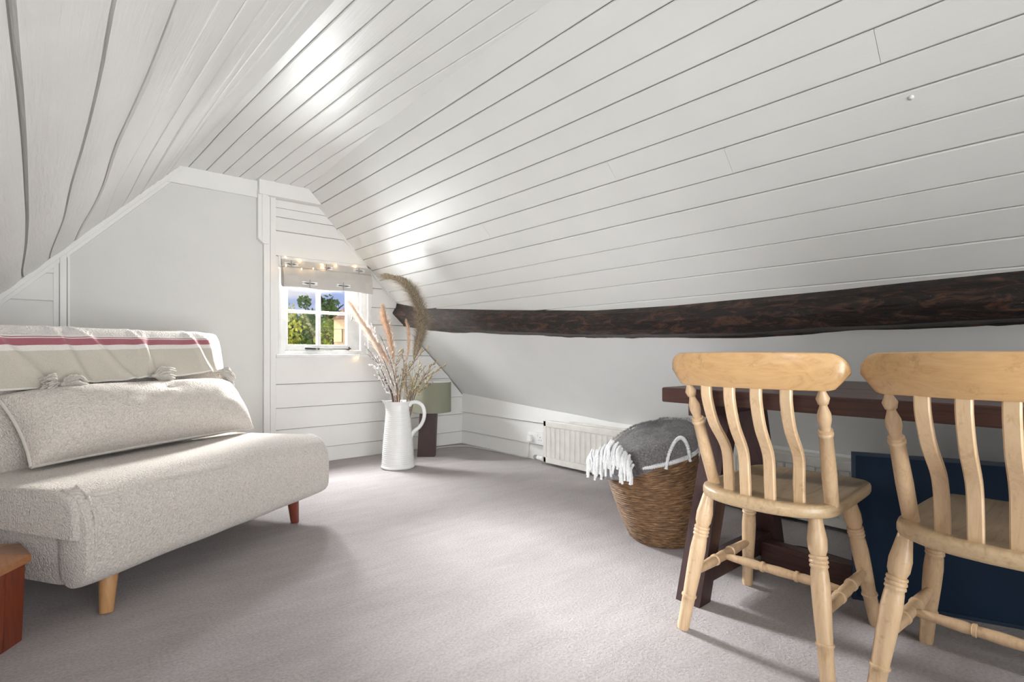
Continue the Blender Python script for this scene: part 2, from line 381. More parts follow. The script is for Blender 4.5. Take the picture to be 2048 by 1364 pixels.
# --- right slope
slopeR = empty('wall_right_slope'); tag(slopeR, kind='structure')
SM = -1.058; sd = V((1, 0, SM)).normalized(); sn = V((sd.z, 0, -sd.x)); S0 = V((1.444, 0, 2.142))
def sl(t, inw=0): return lambda Y: S0+sd*t+V((0, Y, 0))+sn*inw
xg = [1.30, 1.477, 1.545, 1.626, 1.698, 1.772, 1.845, 1.915, 1.992, 2.065, 2.150, 2.228, 2.305, 2.385, 2.46]
ts = [(x-1.444)/sd.x for x in xg]
# butt joints seen on three boards
joints = {}
for (px, py) in [(1463, 338), (1757, 105), (1227, 350), (978, 470)]:
    P = on_plane(px, py, S0, sn); t = (P-S0).dot(sd)
    k = max(i for i in range(len(ts)) if ts[i] <= t); joints.setdefault(k, []).append(P.y)
for i in range(len(ts)-1):
    cuts = [YB]+sorted(joints.get(i, []))+[YG+.01]
    inw = random.uniform(-.0012, .0012)
    for a, c in zip(cuts, cuts[1:]):
        n_ = max(2, int((c-a)/1.2))
        strip('plank', sl(ts[i], inw), sl(ts[i+1], inw+(.0025 if i > 8 else 0)), .0018, .0018, sn, .012, [a+.0006+(c-a-.0012)*k/n_ for k in range(n_+1)], M['plankR'], slopeR, .0035)
m = MB(); m.loft([[sl(ts[0]-.2, -.012)(y), sl(ts[-1]+.02, -.012)(y), sl(ts[-1]+.02, -.06)(y), sl(ts[0]-.2, -.06)(y)] for y in (YB-.1, YG+.1)]); m.build('backing', M['gapback'], slopeR)
P = on_plane(1822, 195, S0, sn); m = MB(); m.lathe([(0, .008), (.4, .008), (.75, .005), (1, .0005)], P-sn*.002, P+sn*.006, 14); m.build('knob', M['plank'], slopeR, True)
# --- left slope: tilted plane, boards bending close to the gable
L0 = V((.601, YG, 2.123)); le = V((.865, 0, .927)).normalized(); ly = V((-.0292, 1, .0272)); ln = le.cross(ly).normalized()
if ln.x < 0: ln = -ln
slopeL = empty('wall_left_slope'); tag(slopeL, kind='structure')
PXL = [[(26, 0), (35, 88), (46, 198), (53, 308), (57, 440), (54, 490), (45, 545)],
 [(231, 0), (212, 120), (194, 198), (167, 300), (145, 367), (129, 440), (103, 503)],
 [(356, 0), (315, 112), (274, 205), (233, 288), (208, 370), (190, 410), (160, 460)],
 [(438, 0), (397, 73), (329, 199), (300, 255), (233, 374), (210, 435)],
 [(495, 0), (451, 70), (378, 185), (300, 311), (255, 398)],
 [(537, 0), (496, 59), (417, 176), (373, 237), (290, 375)],
 [(565, 0), (508, 78), (464, 141), (417, 205), (315, 357)],
 [(590, 0), (555, 44), (505, 108), (438, 196), (330, 345)],
 [(614, 0), (564, 64), (482, 161), (432, 214), (342, 340)],
 [(634, 0), (585, 61), (534, 121), (472, 188), (351, 336)]]
def lcurve(pts):
    tab = []
    for p in pts:
        P = on_plane(*p, L0, ln); y = P.y; tab.append((y, (P-(L0+ly*(y-YG))).dot(le)))
    tab.sort(); y0, t0 = tab[0]; y1, t1 = tab[-1]
    mean = sum(t for _, t in tab[:3])/3
    tab = [(YB, mean)]+tab+([(YG+.03, t1)] if y1 < YG else [])
    # light smoothing
    def f(Y):
        return (interp(Y-.15, tab)+2*interp(Y, tab)+interp(Y+.15, tab))/4
    return f
lc = [lcurve(p) for p in PXL]
def lp(f): return lambda Y: L0+ly*(Y-YG)+le*f(Y)
lo = [(lambda Y, k=k: lc[0](Y)-.145*k) for k in range(8, 0, -1)]
allc = lo+lc
top = lambda Y: (V((.585-.077*(Y-YG), Y, zc(Y)))-(L0+ly*(Y-YG))).dot(le)+.012
allc.append(top)
gaps = {8: .0056, 9: .0040, 10: .0024}
ysL = [YB+.05*i for i in range(int((YG-YB)/.05)+1)]+[YG+.01]
for i in range(len(allc)-1):
    ga = gaps.get(i, .0018); gb = gaps.get(i+1, .0018)
    ys_ = ysL[::2]+[ysL[-1]] if i > 3 else ysL[::8]+[ysL[-1]]
    tilt = .0012
    fa = lp(allc[i]); fb = lp(allc[i+1])
    strip('plank', (lambda Y, f=fa, t=tilt: f(Y)+ln*t), fb, ga, gb, ln, .014, ys_, M['plankL'], slopeL, .004, {7: .0065, 8: .0075, 9: .0055}.get(i, (.0030, -.0024, .0034)[i % 3]))
m = MB(); m.loft([[lp(lambda Y: -2.6)(y)-ln*.013, lp(lambda Y: .12)(y)-ln*.013, lp(lambda Y: .12)(y)-ln*.06, lp(lambda Y: -2.6)(y)-ln*.06] for y in (YB-.1, YG+.1)]); m.build('backing', M['gapback'], slopeL)

# --- knee wall boards
def kz(Y): return interp(Y, [(-2.3, .345), (.9, .355), (1.28, .357), (2.37, .374), (2.7, .398), (3.0, .410), (YG, .478)])
knee = empty('wall_right'); tag(knee, kind='structure')
kb = [0, .124, .303, .60]
for i in range(3):
    z0, z1 = kb[i]+.002, kb[i+1]-.0045
    secs = []
    for y in [YB+(YG-YB)*k/24 for k in range(25)]:
        zt = min(z1, kz(y)+.01) if i == 2 else z1
        secs.append([V((XK-.020, y, z0)), V((XK-.019, y, z0+.006)), V((XK-.004, y, zt)), V((XK+.03, y, zt)), V((XK+.03, y, z0))])
    m = MB(); m.loft(secs); m.build('clapboard', M['board'], knee)
m = MB(); m.box(XK+.005, XK+.06, YB, YG, 0, .36); m.build('backing', M['gapback'], knee)

# --- gable wall
gab = empty('wall_far'); tag(gab, kind='structure')
def roofx_right(z):   # x where the right roof meets the gable at height z
    if z > 1.16: return S0.x+(2.142-z)/1.058
    return lerp(2.26, XK, (1.158-z)/(1.158-.478)) if z > .478 else XK
def roofx_left(z): return .601-(2.123-z)*.865/.927
WX0, WX1, WZ0, WZ1 = 1.247, 1.972, .845, 1.60
# plaster core around the window opening
m = MB()
def wallpiece(x0, x1, z0, z1, y=YG+.02, d=.16): m.box(x0, x1, y, y+d, z0, z1)
wallpiece(-1.9, WX0+.03, -.1, 2.3); wallpiece(WX1-.03, 3.1, -.1, 2.3); wallpiece(WX0+.03, WX1-.03, -.1, WZ0+.01); wallpiece(WX0+.03, WX1-.03, WZ1, 2.3)
m.build('wall_core', M['gapback'], gab)
m = MB(); m.box(-1.6, 1.16, YG, YG+.05, .0, 2.05); m.build('plaster_panel', M['plaster'], gab)
def clap(x0, x1a, z0, z1, proud=.017, right=None, left=None, mat='board'):
    # wedge-shaped board, thick at the bottom; ends follow the roof line where asked
    y = YG; mm = MB()
    f1 = (lambda z: min(x1a, right(z)-.0)) if right else (lambda z: x1a)
    f0 = (lambda z: left(z)) if left else (lambda z: x0)
    secs = []
    N = 8 if (right or left) else 1
    prof = [(z0, -proud), (z0+.006, -proud)]
    a = [V((f0(z0), y+.03, z0)), V((f0(z0), y-proud, z0)), V((f0(z1), y-.003, z1)), V((f0(z1), y+.03, z1))]
    c = [V((f1(z0), y+.03, z0)), V((f1(z0), y-proud, z0)), V((f1(z1), y-.003, z1)), V((f1(z1), y+.03, z1))]
    if f1(z0) - f0(z0) < .01: return
    mm.loft([a, c]); return mm.build('clapboard', M[mat], gab)
g = .0024
zlow = [0.0, .117, .284, .449, .630, .843]
for z0, z1 in zip(zlow, zlow[1:]): clap(1.222, 9, z0+g, z1-g, .015, right=roofx_right)
zr = [.843, .982, 1.11, 1.257, 1.42, 1.60]
for z0, z1 in zip(zr, zr[1:]): clap(WX1+.028, 9, z0+g, z1-g, .012, right=roofx_right)
clap(1.222, 9, 1.603, 1.79, .020, right=roofx_right)
clap(1.222, 9, 1.793, 1.895, .024, right=roofx_right)
clap(1.222, 9, 1.898, 1.965, .014, right=roofx_right)
clap(1.222, 9, 1.967, 2.028, .012, right=roofx_right)
clap(1.222, WX0+.0, .845, 1.60, .008)
# left boards, left of the thin post
zl = [0, .20, .36, .52, .69, .86, 1.021, 1.176, 1.34, 1.46]
for z0, z1 in zip(zl, zl[1:]): clap(-9, -.035, z0+g, z1-g, .013, left=roofx_left)
# top rail, wall plate block, corner post, left post, rake strips
m = MB(); m.box(.49, 1.097, YG-.022, YG+.02, 2.012, 2.135, .002); m.box(.49, 1.097, YG-.028, YG-.02, 2.010, 2.020, .001); m.build('top_rail', M['trim'], gab)
m = MB(); xa = roofx_right(2.03); m.loft([[V((1.095, y, 2.03)), V((xa, y, 2.03)), V((roofx_right(2.14), y, 2.14)), V((1.095, y, 2.14))] for y in (YG-.075, YG+.02)]); m.build('wall_plate', M['trim'], gab)
m = MB(); m.box(1.137, 1.181, YG-.034, YG+.02, 0, 2.03, .002); m.box(1.184, 1.224, YG-.028, YG+.02, 0, 2.03, .002); m.build('corner_post', M['trim'], gab)
m = MB(); m.loft([[V((1.092, y, 2.06)), V((1.163, y, 2.06)), V((1.163, y, 1.675)), V((1.132, y, 1.672)), V((1.10, y, 1.70)), V((1.092, y, 1.71))] for y in (YG-.055, YG+.01)]); m.box(1.118, 1.146, YG-.062, YG-.05, 1.69, 2.05, .002); m.build('post_casing', M['trim'], gab)
m = MB(); m.box(-.035, -.008, YG-.012, YG+.02, 0, 1.46, .002); m.box(-.006, .026, YG-.024, YG+.02, 0, 1.47, .003); m.box(.030, .042, YG-.015, YG+.02, 0, 1.50, .002); m.build('left_post', M['trim'], gab)
def rake(name, p, q, w, dz, y0, parent):
    p = V(p); q = V(q); d = (q-p).normalized(); nn = V((-d.z, 0, d.x));
    if nn.z > 0: nn = -nn
    m = MB()
    for (a, c, yy) in ((0, w*.55, y0), (w*.55, w, y0+.012)):
        m.loft([[P+nn*a+V((0, YG+.01, 0)), P+nn*c+V((0, YG+.01, 0)), P+nn*c+V((0, YG-yy*0-.03+(yy-y0), 0)), P+nn*a+V((0, YG-.03+(yy-y0), 0))] for P in (p, q)])
    return m.build(name, M['trim'], parent)
rake('rake_trim', (-1.0, 0, .407), (.600, 0, 2.122), .045, 0, 0, gab)
rake('rake_trim', (1.70, 0, S0.z-(1.70-S0.x)*1.058), (2.20, 0, S0.z-(2.20-S0.x)*1.058), .014, 0, 0, gab)
# --- back wall and hidden far ends of the attic
m = MB(); m.box(-1.9, 3.1, YB-.1, YB, 0, 2.3); o = m.build('wall_back', M['plaster']); tag(o, kind='structure')

# --- window
YW = YG+.035   # casement plane
win = empty('window_1', ((WX0+WX1)/2, YG, WZ0)); tag(win, kind='structure')
def wpart(name, boxes, mat='glosswhite', parent=win, bev=.003):
    m = MB()
    for bx in boxes: m.box(*bx, bev)
    o = m.build(name, M[mat], parent); o.location = -V(win.location) if parent == win else (0, 0, 0); return o
wpart('window_lining', [(WX0-.0, WX0+.018, YG-.012, YG+.17, WZ0, WZ1), (WX1-.006, WX1+.028, YG-.016, YG+.17, WZ0, WZ1), (WX0, WX1+.02, YG-.01, YG+.17, WZ1-.02, WZ1+.01)])
wpart('window_frame', [(WX0+.018, WX0+.055, YG+.015, YG+.10, WZ0+.012, WZ1-.02), (WX1-.055, WX1-.006, YG+.015, YG+.10, WZ0+.012, WZ1-.02),
                       (WX0+.055, WX1-.055, YG+.015, YG+.10, WZ0+.012, WZ0+.042), (WX0+.055, WX1-.055, YG+.015, YG+.10, WZ1-.05, WZ1-.02)])
wpart('window_sill', [(WX0-.022, WX1+.035, YG-.030, YG+.06, WZ0-.012, WZ0+.012)])
sx0, sx1, sz0, sz1 = WX0+.058, WX1-.060, WZ0+.046, WZ1-.055
gx0, gx1, gz0 = 1.328, 1.803, .934
cas = wpart('casement', [(sx0, gx0, YG+.03, YG+.075, sz0, sz1), (gx1, sx1, YG+.03, YG+.075, sz0, sz1), (gx0, gx1, YG+.03, YG+.075, sz0, gz0), (gx0, gx1, YG+.03, YG+.075, sz1-.04, sz1)])
def wsub(name, boxes, mat, bev=.002):
    m = MB()
    for bx in boxes: m.box(*bx, bev)
    o = m.build(name, M[mat], cas); return o
mx_ = 1.571
wsub('glazing_bar', [(mx_-.014, mx_+.014, YG+.035, YG+.07, gz0, sz1-.04)], 'glosswhite')
wsub('glazing_bar', [(gx0, gx1, YG+.037, YG+.068, 1.183, 1.205)], 'glosswhite')
for (a, c, z0, z1) in ((gx0, mx_-.014, gz0, 1.183), (mx_+.014, gx1, gz0, 1.183), (gx0, mx_-.014, 1.205, sz1-.04), (mx_+.014, gx1, 1.205, sz1-.04)):
    m = MB(); m.box(a-.003, c+.003, YG+.051, YG+.054, z0-.003, z1+.003); m.build('window_pane', M['glass'], cas)
# stay and handle
st = empty('casement_stay'); st.parent = cas
m = MB(); m.tube([V((1.452, YG+.012, .905)), V((1.475, YG+.006, .905)), V((1.52, YG+.010, .902)), V((1.54, YG+.012, .900))], [.009, .012, .011, .007], 10); m.build('stay_grip', M['black'], st, True)
m = MB(); m.tube([V((1.53, YG+.015, .902)), V((1.60, YG+.015, .903)), V((1.80, YG+.02, .900))], .0038, 8); m.box(1.556, 1.566, YG+.012, YG+.03, .893, .908); m.tube([V((1.812, YG+.02, .89)), V((1.812, YG+.012, .918))], .006, 8); m.tube([V((1.795, YG+.018, .894)), V((1.83, YG+.018, .905))], .005, 8); m.build('stay_bar', M['black'], st, True)
hd = empty('window_handle'); hd.parent = cas
m = MB(); m.lathe([(0, .002), (.02, .014), (.98, .014), (1, .002)], V((1.842, YG+.026, 1.195)), V((1.842, YG+.026, 1.275)), 14); m.build('handle_plate', M['plastic'], hd, True)
m = MB(); m.tube([V((1.842, YG+.012, 1.245)), V((1.838, YG-.004, 1.23)), V((1.830, YG-.004, 1.17)), V((1.824, YG-.002, 1.135))], [.009, .008, .006, .007], 10); m.build('handle_lever', M['chrome'], hd, True)

# ================================================================== OLD BEAM (purlin)
TOPB = [(YB, .0), (0, 0)]
bt = [(YB, (2.400, 1.150)), (.21, (2.397, 1.134)), (.72, (2.407, 1.123)), (1.12, (2.413, 1.116)), (1.52, (2.418, 1.112)), (2.05, (2.411, 1.119)), (2.88, (2.361, 1.172)), (3.79, (2.298, 1.239)), (YG, (2.235, 1.300))]
bb = [(YB, (2.440, .975)), (.21, (2.454, .966)), (.73, (2.464, .957)), (1.15, (2.475, .945)), (1.55, (2.473, .948)), (2.09, (2.46, .960)), (2.94, (2.415, 1.005)), (3.8, (2.357, 1.062)), (YG, (2.305, 1.112))]
def i2(Y, tab):
    return V((interp(Y, [(a, v[0]) for a, v in tab]), 0, interp(Y, [(a, v[1]) for a, v in tab])))
# --- lower right slope (plaster) with its bottom edge sagging towards the camera
secs = []
for i in range(33):
    y = YB+(YG+.01-YB)*i/32; T_ = i2(y, bt); B_ = i2(y, bb); zb = kz(y); row = [V((T_.x+.05, y, lerp(T_.z, B_.z, .55)))]
    xt, zt = B_.x-.004, B_.z+.006
    for k in range(7):
        f = k/6; x = lerp(xt, XK+.0, f); z = lerp(zt, zb, f); s = -.012*math.sin(PI*f)
        row.append(V((x-.7*s, y, z-.7*s)))
    secs.append(row+[V((XK+.1, y, zb+.05)), V((T_.x+.17, y, T_.z-.02))])
m = MB(); m.loft(secs); o = m.build('wall_right_eaves', M['lowslope'], None, True, 25); tag(o, kind='structure')
secs = []; NB = 150
for i in range(NB+1):
    Y = YB+(YG+.005-YB)*i/NB
    T = i2(Y, bt); B = i2(Y, bb); d = (B-T); L = d.length; d.normalize(); nrm = V((-abs(d.z), 0, -abs(d.x)))  # inward, down-left
    pr = interp(Y, [(YB, .085), (.2, .085), (1.2, .075), (3.0, .062), (YG, .062)])
    row = []
    pA = [(-.10, -.10), (-.01, -.01), (.10, .50), (.34, .98), (.42, 1.04), (.62, .98), (.80, .80), (.99, .03), (1.05, -.10)]
    pB = [(-.10, -.10), (-.01, -.01), (.15, .48), (.30, 1.0), (.34, 1.04), (.55, .70), (.78, .35), (.99, .01), (1.05, -.10)]
    bl_ = min(1, max(0, (Y-2.8)/1.3)); prof = [(lerp(a_[0], c_[0], bl_), lerp(a_[1], c_[1], bl_)) for a_, c_ in zip(pA, pB)]
    for k, (f, h) in enumerate(prof):
        p = T+d*(L*f)+nrm*(pr*h)
        q = V((k*1.7, Y*2.2, 3)); j = noise.noise(q)*.010+noise.noise(V((k*3.1, Y*9, 7)))*.005
        e = .3 if k in (1, 7) else 1
        row.append(V((p.x, Y, p.z))+nrm*j*e+d*noise.noise(V((k, Y*3, 11)))*.006*e)
    row.append(V((T.x+.16, Y, T.z+.04-.1)))
    secs.append(row)
m = MB(); m.loft(secs); o = m.build('roof_beam', M['beam'], None, True, 20)
tag(o, 'rough dark brown timber beam running along the right slope of the attic', 'beam')

# ================================================================== RADIATOR
RX0, RX1, RY0, RY1, RZ0, RZ1 = 2.835, 2.905, .50, 2.93, .022, .345
rad = empty('radiator', (RX1, (RY0+RY1)/2, 0)); tag(rad, 'long low cream panel radiator along the knee wall behind the basket', 'radiator')
def rp(name, m, mat, smooth=False):
    o = m.build(name, M[mat], rad, smooth); o.location = -V(rad.location); return o
m = MB(); m.box(RX0+.006, RX0+.016, RY0, RY1, RZ0, RZ1, .002); m.box(RX0, RX0+.012, RY0, RY1, RZ1-.045, RZ1, .004); m.box(RX0, RX0+.012, RY0, RY1, RZ0, RZ0+.045, .004)
m.box(RX0, RX0+.012, RY1-.03, RY1, RZ0, RZ1, .003); m.box(RX0, RX0+.012, RY0, RY0+.03, RZ0, RZ1, .003); rp('front_panel', m, 'radiator')
nf = 47; p_ = (RY1-RY0-.07)/nf
for k in range(nf):
    y = RY1-.035-(k+.5)*p_; m = MB(); h = p_*.40
    m.loft([[V((RX0+.008, y-h, z)), V((RX0-.0025, y-h*.72, z)), V((RX0-.0025, y+h*.72, z)), V((RX0+.008, y+h, z))] for z in (RZ0+.048, RZ1-.048)])
    rp('fin', m, 'radiator')
m = MB(); m.box(RX0+.012, RX1, RY0+.01, RY1-.006, RZ1-.03, RZ1-.004, .003); m.box(RX0+.012, RX1, RY1-.012, RY1-.004, RZ0+.01, RZ1-.01, .002); rp('top_grille', m, 'radiator')
m = MB(); m.box(RX1-.012, RX1, RY0, RY1-.22, RZ0, RZ1+.008, .002); rp('rear_panel', m, 'radiator')
va = empty('radiator_valve', (0, 0, 0)); va.parent = rad; va.location = -V(rad.location)
vp = onX(1078, 917, 2.85)
m = MB(); m.lathe([(0, .008), (.06, .017), (.25, .019), (.40, .019), (.42, .016), (.46, .018), (.95, .021), (1, .014)], V((2.85, vp.y+.035, .045)), V((2.85, vp.y-.055, .045)), 20); m.build('valve_head', M['plastic'], va, True)
m = MB(); m.lathe([(0, .001), (.1, .017), (.8, .0195), (1, .0195)], V((2.85, vp.y+.052, .045)), V((2.85, vp.y+.012, .045)), 20); m.build('valve_cap', M['chrome'], va, True)
m = MB(); m.tube([V((2.85, vp.y-.05, .045)), V((2.85, RY1-.01, .05))], .009, 10); m.build('valve_tail', M['chrome'], va, True)
m = MB(); m.tube([V((2.85, RY1+.02, .042)), V((2.85, RY1+.02, 0))], .007, 8); m.build('valve_pipe', M['chrome'], va, True)
# thin cover strip and pipe stub above the radiator
m = MB(); m.box(2.905, 2.946, .55, 2.25, .335, .352, .003); o = m.build('trim_1', M['trim']); tag(o, kind='structure')

# ================================================================== SOCKET, PLUG, CABLES
sk = empty('wall_socket', (XK-.015, 3.2, .13)); tag(sk, 'white double wall socket on the low boarded wall beside the radiator', 'socket')
a0 = onX(1063, 872, XK-.02); a1 = onX(1090, 880, XK-.02)
sy1, sy0 = onX(1060, 868, XK-.03).y, onX(1092, 880, XK-.03).y
szc = onX(1076, 876, XK-.03).z
def sp_(name, m, mat, smooth=False):
    o = m.build(name, M[mat], sk, smooth); o.location = -V(sk.location); return o
m = MB(); m.box(XK-.042, XK-.008, sy0, sy1, szc-.045, szc+.045, .003); sp_('back_box', m, 'plastic')
m = MB(); m.box(XK-.050, XK-.041, sy0-.002, sy1+.002, szc-.047, szc+.047, .003); sp_('face_plate', m, 'plastic')
ymid = (sy0+sy1)/2
m = MB(); yq = lerp(sy0, sy1, .25)
for (dy, dz, w, h) in ((0, .012, .004, .009), (-.012, -.012, .007, .004), (.012, -.012, .007, .004)): m.box(XK-.0515, XK-.049, yq+dy-w/2, yq+dy+w/2, szc+dz-h/2, szc+dz+h/2)
sp_('socket_slots', m, 'hole')
for f in (.42, .58):
    m = MB(); yy = lerp(sy0, sy1, f); m.box(XK-.054, XK-.049, yy-.006, yy+.006, szc+.014, szc+.034, .002); sp_('switch', m, 'plastic')
m = MB(); yp = lerp(sy0, sy1, .80)
m.box(XK-.082, XK-.050, yp-.022, yp+.022, szc-.030, szc+.022, .006)
o = m.build('power_plug', M['plastic']); tag(o, 'white plug pushed into the left half of the double wall socket', 'plug')
m = MB(); pts = [V((XK-.070, yp, szc-.028)), V((XK-.075, yp+.004, szc-.06)), V((XK-.07, yp+.01, .05)), V((XK-.06, yp+.05, .012)), V((2.90, 3.36, .008)), V((2.895, 3.55, .007)), V((2.88, 3.75, .008)), V((2.86, 3.92, .008)), V((2.78, 4.03, .008)), V((2.62, 4.06, .008)), V((2.48, 4.00, .008)), V((2.38, 3.88, .008))]
m.tube(spline(pts, 70), .0045, 8); o = m.build('lamp_cable', M['whitecord'], None, True); tag(o, 'thin white cable lying on the carpet from the lamp to the wall socket', 'cable')
m = MB(); q = [onZ(1560, 1098, .006), onZ(1568, 1092, .03), onZ(1600, 1094, .02), onZ(1640, 1104, .008), onZ(1700, 1122, .006), onZ(1740, 1134, .006)]
m.tube(spline(q, 40), .0045, 8); o = m.build('floor_cable', M['black'], None, True); tag(o, 'thin black cable on the carpet behind the table stretcher', 'cable')

# ================================================================== BLIND with fairy lights
bl = empty('roman_blind', (1.62, YG, 1.58)); tag(bl, 'folded grey roman blind with white dragonflies hanging over the gable window', 'blind')
bx0, bx1 = 1.262, 1.975
def bp(name, m, mat, parent=None, smooth=False):
    o = m.build(name, M[mat], parent or bl, smooth)
    if not parent: o.location = -V(bl.location)
    return o
m = MB()
secs = []
for i in range(13):
    x = lerp(bx0, bx1, i/12); w = .003*math.sin(i*1.3)
    z1 = 1.580; z0 = 1.362+.004*math.sin(i*.9)
    secs.append([V((x, YG-.016, z1)), V((x, YG-.045, z1-.004)), V((x, YG-.050, z1-.055)), V((x, YG-.068+w, z1-.065)), V((x, YG-.086+w, z0+.09)), V((x, YG-.088+w, z0+.004)), V((x, YG-.080+w, z0)), V((x, YG-.035, z0+.012)), V((x, YG-.02, z0+.03))])
m.loft(secs); bp('folded_fabric', m, 'blind')
m = MB(); m.box(bx0, bx1, YG-.03, YG-.012, 1.575, 1.60); bp('headrail', m, 'plastic')
def dragonfly(px, py, Y, s=.058, clip=None):
    c = onY(px, py, Y); m = MB()
    for (sx, a0) in ((-1, .16), (-1, -.12), (1, .16), (1, -.12)):
        pts = []
        for k in range(10):
            th = 2*PI*k/10; r = V((.5+.5*math.cos(th), .13*math.sin(th)))
            x = r.x*math.cos(a0)-r.y*math.sin(a0); z = r.x*math.sin(a0)+r.y*math.cos(a0); pts.append(V((c.x+sx*(x*s+.004), Y, c.z+z*s)))
        m.loft([pts, [p+V((0, .0015, 0)) for p in pts]])
    o = bp('dragonfly_print', m, 'blindprint')
    m = MB(); m.box(c.x-.0022, c.x+.0022, Y-.0012, Y+.001, c.z-.035, c.z+.028); m.build('dragonfly_body', M['blindbody'], o)
dragonfly(620, 567, YG-.093); dragonfly(687, 572, YG-.093)
dragonfly(583, 528.5, YG-.0535, .05); dragonfly(653, 536, YG-.0535, .05); dragonfly(718, 542, YG-.0535, .05)
fx = empty('fairy_lights', (1.62, YG-.05, 1.58)); tag(fx, 'string of tiny warm fairy lights laid over the top of the blind', 'string lights')
BP = [(571, 514, -.03), (558.5, 536, -.10), (572, 531.6, -.105), (601, 521, -.06), (603, 538, -.10), (626.5, 537, -.10), (645, 529, -.055), (647, 536, -.075), (672.5, 530.4, -.06), (711, 533, -.05), (717.7, 609.6, -.035), (715.8, 716, -.035)]
bpts = [onY(px, py, YG+dy) for px, py, dy in BP]
wm = MB(); sag = []
for a_, c_ in zip(bpts, bpts[1:]):
    sag += [a_, (a_+c_)/2+V((0, -.008, -.006))]
sag.append(bpts[-1]); wm.tube(spline(sag, 110), .0009, 5)
o = wm.build('wire', M['wire'], fx, True); o.location = -V(fx.location)
for p in bpts:
    m = MB(); m.lathe([(0, .0006), (.12, .0028), (.5, .0042), (.88, .0028), (1, .0006)], p-V((0, 0, .005)), p+V((0, 0, .005)), 8)
    o = m.build('bulb', M['bulb'], fx, True); o.location = -V(fx.location)

# ================================================================== LAMP
lx, ly_ = 2.34, 3.83
lamp = empty('table_lamp', (lx, ly_, 0)); tag(lamp, 'lamp with sage green drum shade and dark wooden slab base in the far corner', 'lamp')
rt = V((CS, -SN, 0)); fw = V((SN, CS, 0))
m = MB(); m.loft([[V(rt*(a*w+sh))+fw*(c*.045)+V((0, 0, z)) for a, c in ((-1, -1), (1, -1), (1, 1), (-1, 1))] for z, w, sh in ((0, .072, 0), (.36, .070, .018))]); m.build('base', M['lampwood'], lamp)
m = MB(); m.tube([V(rt*.018)+V((0, 0, .36)), V(rt*.018)+V((0, 0, .45))], .012, 10); m.tube([V(rt*.018)+V((0, 0, .43)), V(rt*.018)+V((0, 0, .47))], .018, 10); m.build('lamp_holder', M['chrome'], lamp, True)
sc_ = rt*.042; R = .163; n = 48
def ring(r, z): return [sc_+V((r*math.cos(2*PI*k/n), r*math.sin(2*PI*k/n), z)) for k in range(n)]
m = MB(); m.loft([ring(R, .375), ring(R, .625), ring(R-.004, .625), ring(R-.004, .375), ring(R, .375)], caps=False); sh = m.build('lamp_shade', M['shade'], lamp, True)
m = MB(); m.loft([ring(R-.0045, .376), ring(R-.0045, .624), ring(R-.006, .624), ring(R-.006, .376), ring(R-.0045, .376)], caps=False); m.build('shade_lining', M['shadein'], sh, True)
m = MB(); m.tube([rt*.018+V((0, 0, .455)), sc_+V((R-.006, 0, .41))], .002, 6); m.tube([rt*.018+V((0, 0, .455)), sc_+V((-R/2, R*.86-.006, .41))], .002, 6); m.tube([rt*.018+V((0, 0, .455)), sc_+V((-R/2, -R*.86+.006, .41))], .002, 6); m.build('shade_carrier', M['chrome'], sh)

# ================================================================== JUG
jx, jy = 1.938, 3.582
jug = empty('ceramic_jug', (jx, jy, 0)); tag(jug, 'tall white ribbed ceramic jug holding dried grasses and willow branches', 'jug')
prof = [(0, .118), (.006, .126), (.016, .128), (.026, .122), (.05, .121), (.12, .117), (.20, .111), (.28, .103), (.36, .096), (.41, .091), (.45, .087), (.475, .087), (.492, .094), (.504, .099)]
n = 56; secs = []
lips = math.pi+.35  # spout direction in the camera's right/forward frame
for z in [i*.0036 for i in range(141)]:
    z = min(z, .504); r = interp(z, prof); r += .0011*math.sin(z*2*PI/.0145)*(1 if .03 < z < .46 else 0)
    row = []
    for k in range(n):
        th = 2*PI*k/n; rr = r; s = max(0, math.cos(th-lips))**10*max(0, (z-.42)/.084)**1.3
        rr += .026*s; p = rt*math.cos(th)*rr+fw*math.sin(th)*rr; row.append(V((p.x, p.y, z+.010*s)))
    secs.append(row)
inner = []
for z in (.502, .47, .40, .2, .03):
    r = interp(z, prof)-.007; row = []
    for k in range(n):
        th = 2*PI*k/n; s = max(0, math.cos(th-lips))**10*max(0, (z-.42)/.084)**1.3; rr = r+.024*s; p = rt*math.cos(th)*rr+fw*math.sin(th)*rr; row.append(V((p.x, p.y, z+.010*s)))
    inner.append(row)
m = MB(); m.loft(secs+inner); m.build('body', M['ceramic'], jug, True, 60)
m = MB(); hp = [(.083, .470), (.105, .492), (.145, .494), (.185, .468), (.200, .415), (.192, .360), (.165, .310), (.135, .285), (.112, .262), (.100, .225)]
hr = [.018, .016, .0145, .014, .014, .014, .014, .0145, .015, .009]
hpts = spline([rt*a+V((0, 0, z)) for a, z in hp], 40); m.tube(hpts, [interp(i/40*9, list(enumerate(hr))) for i in range(41)], 12); m.build('handle', M['ceramic'], jug, True, 60)

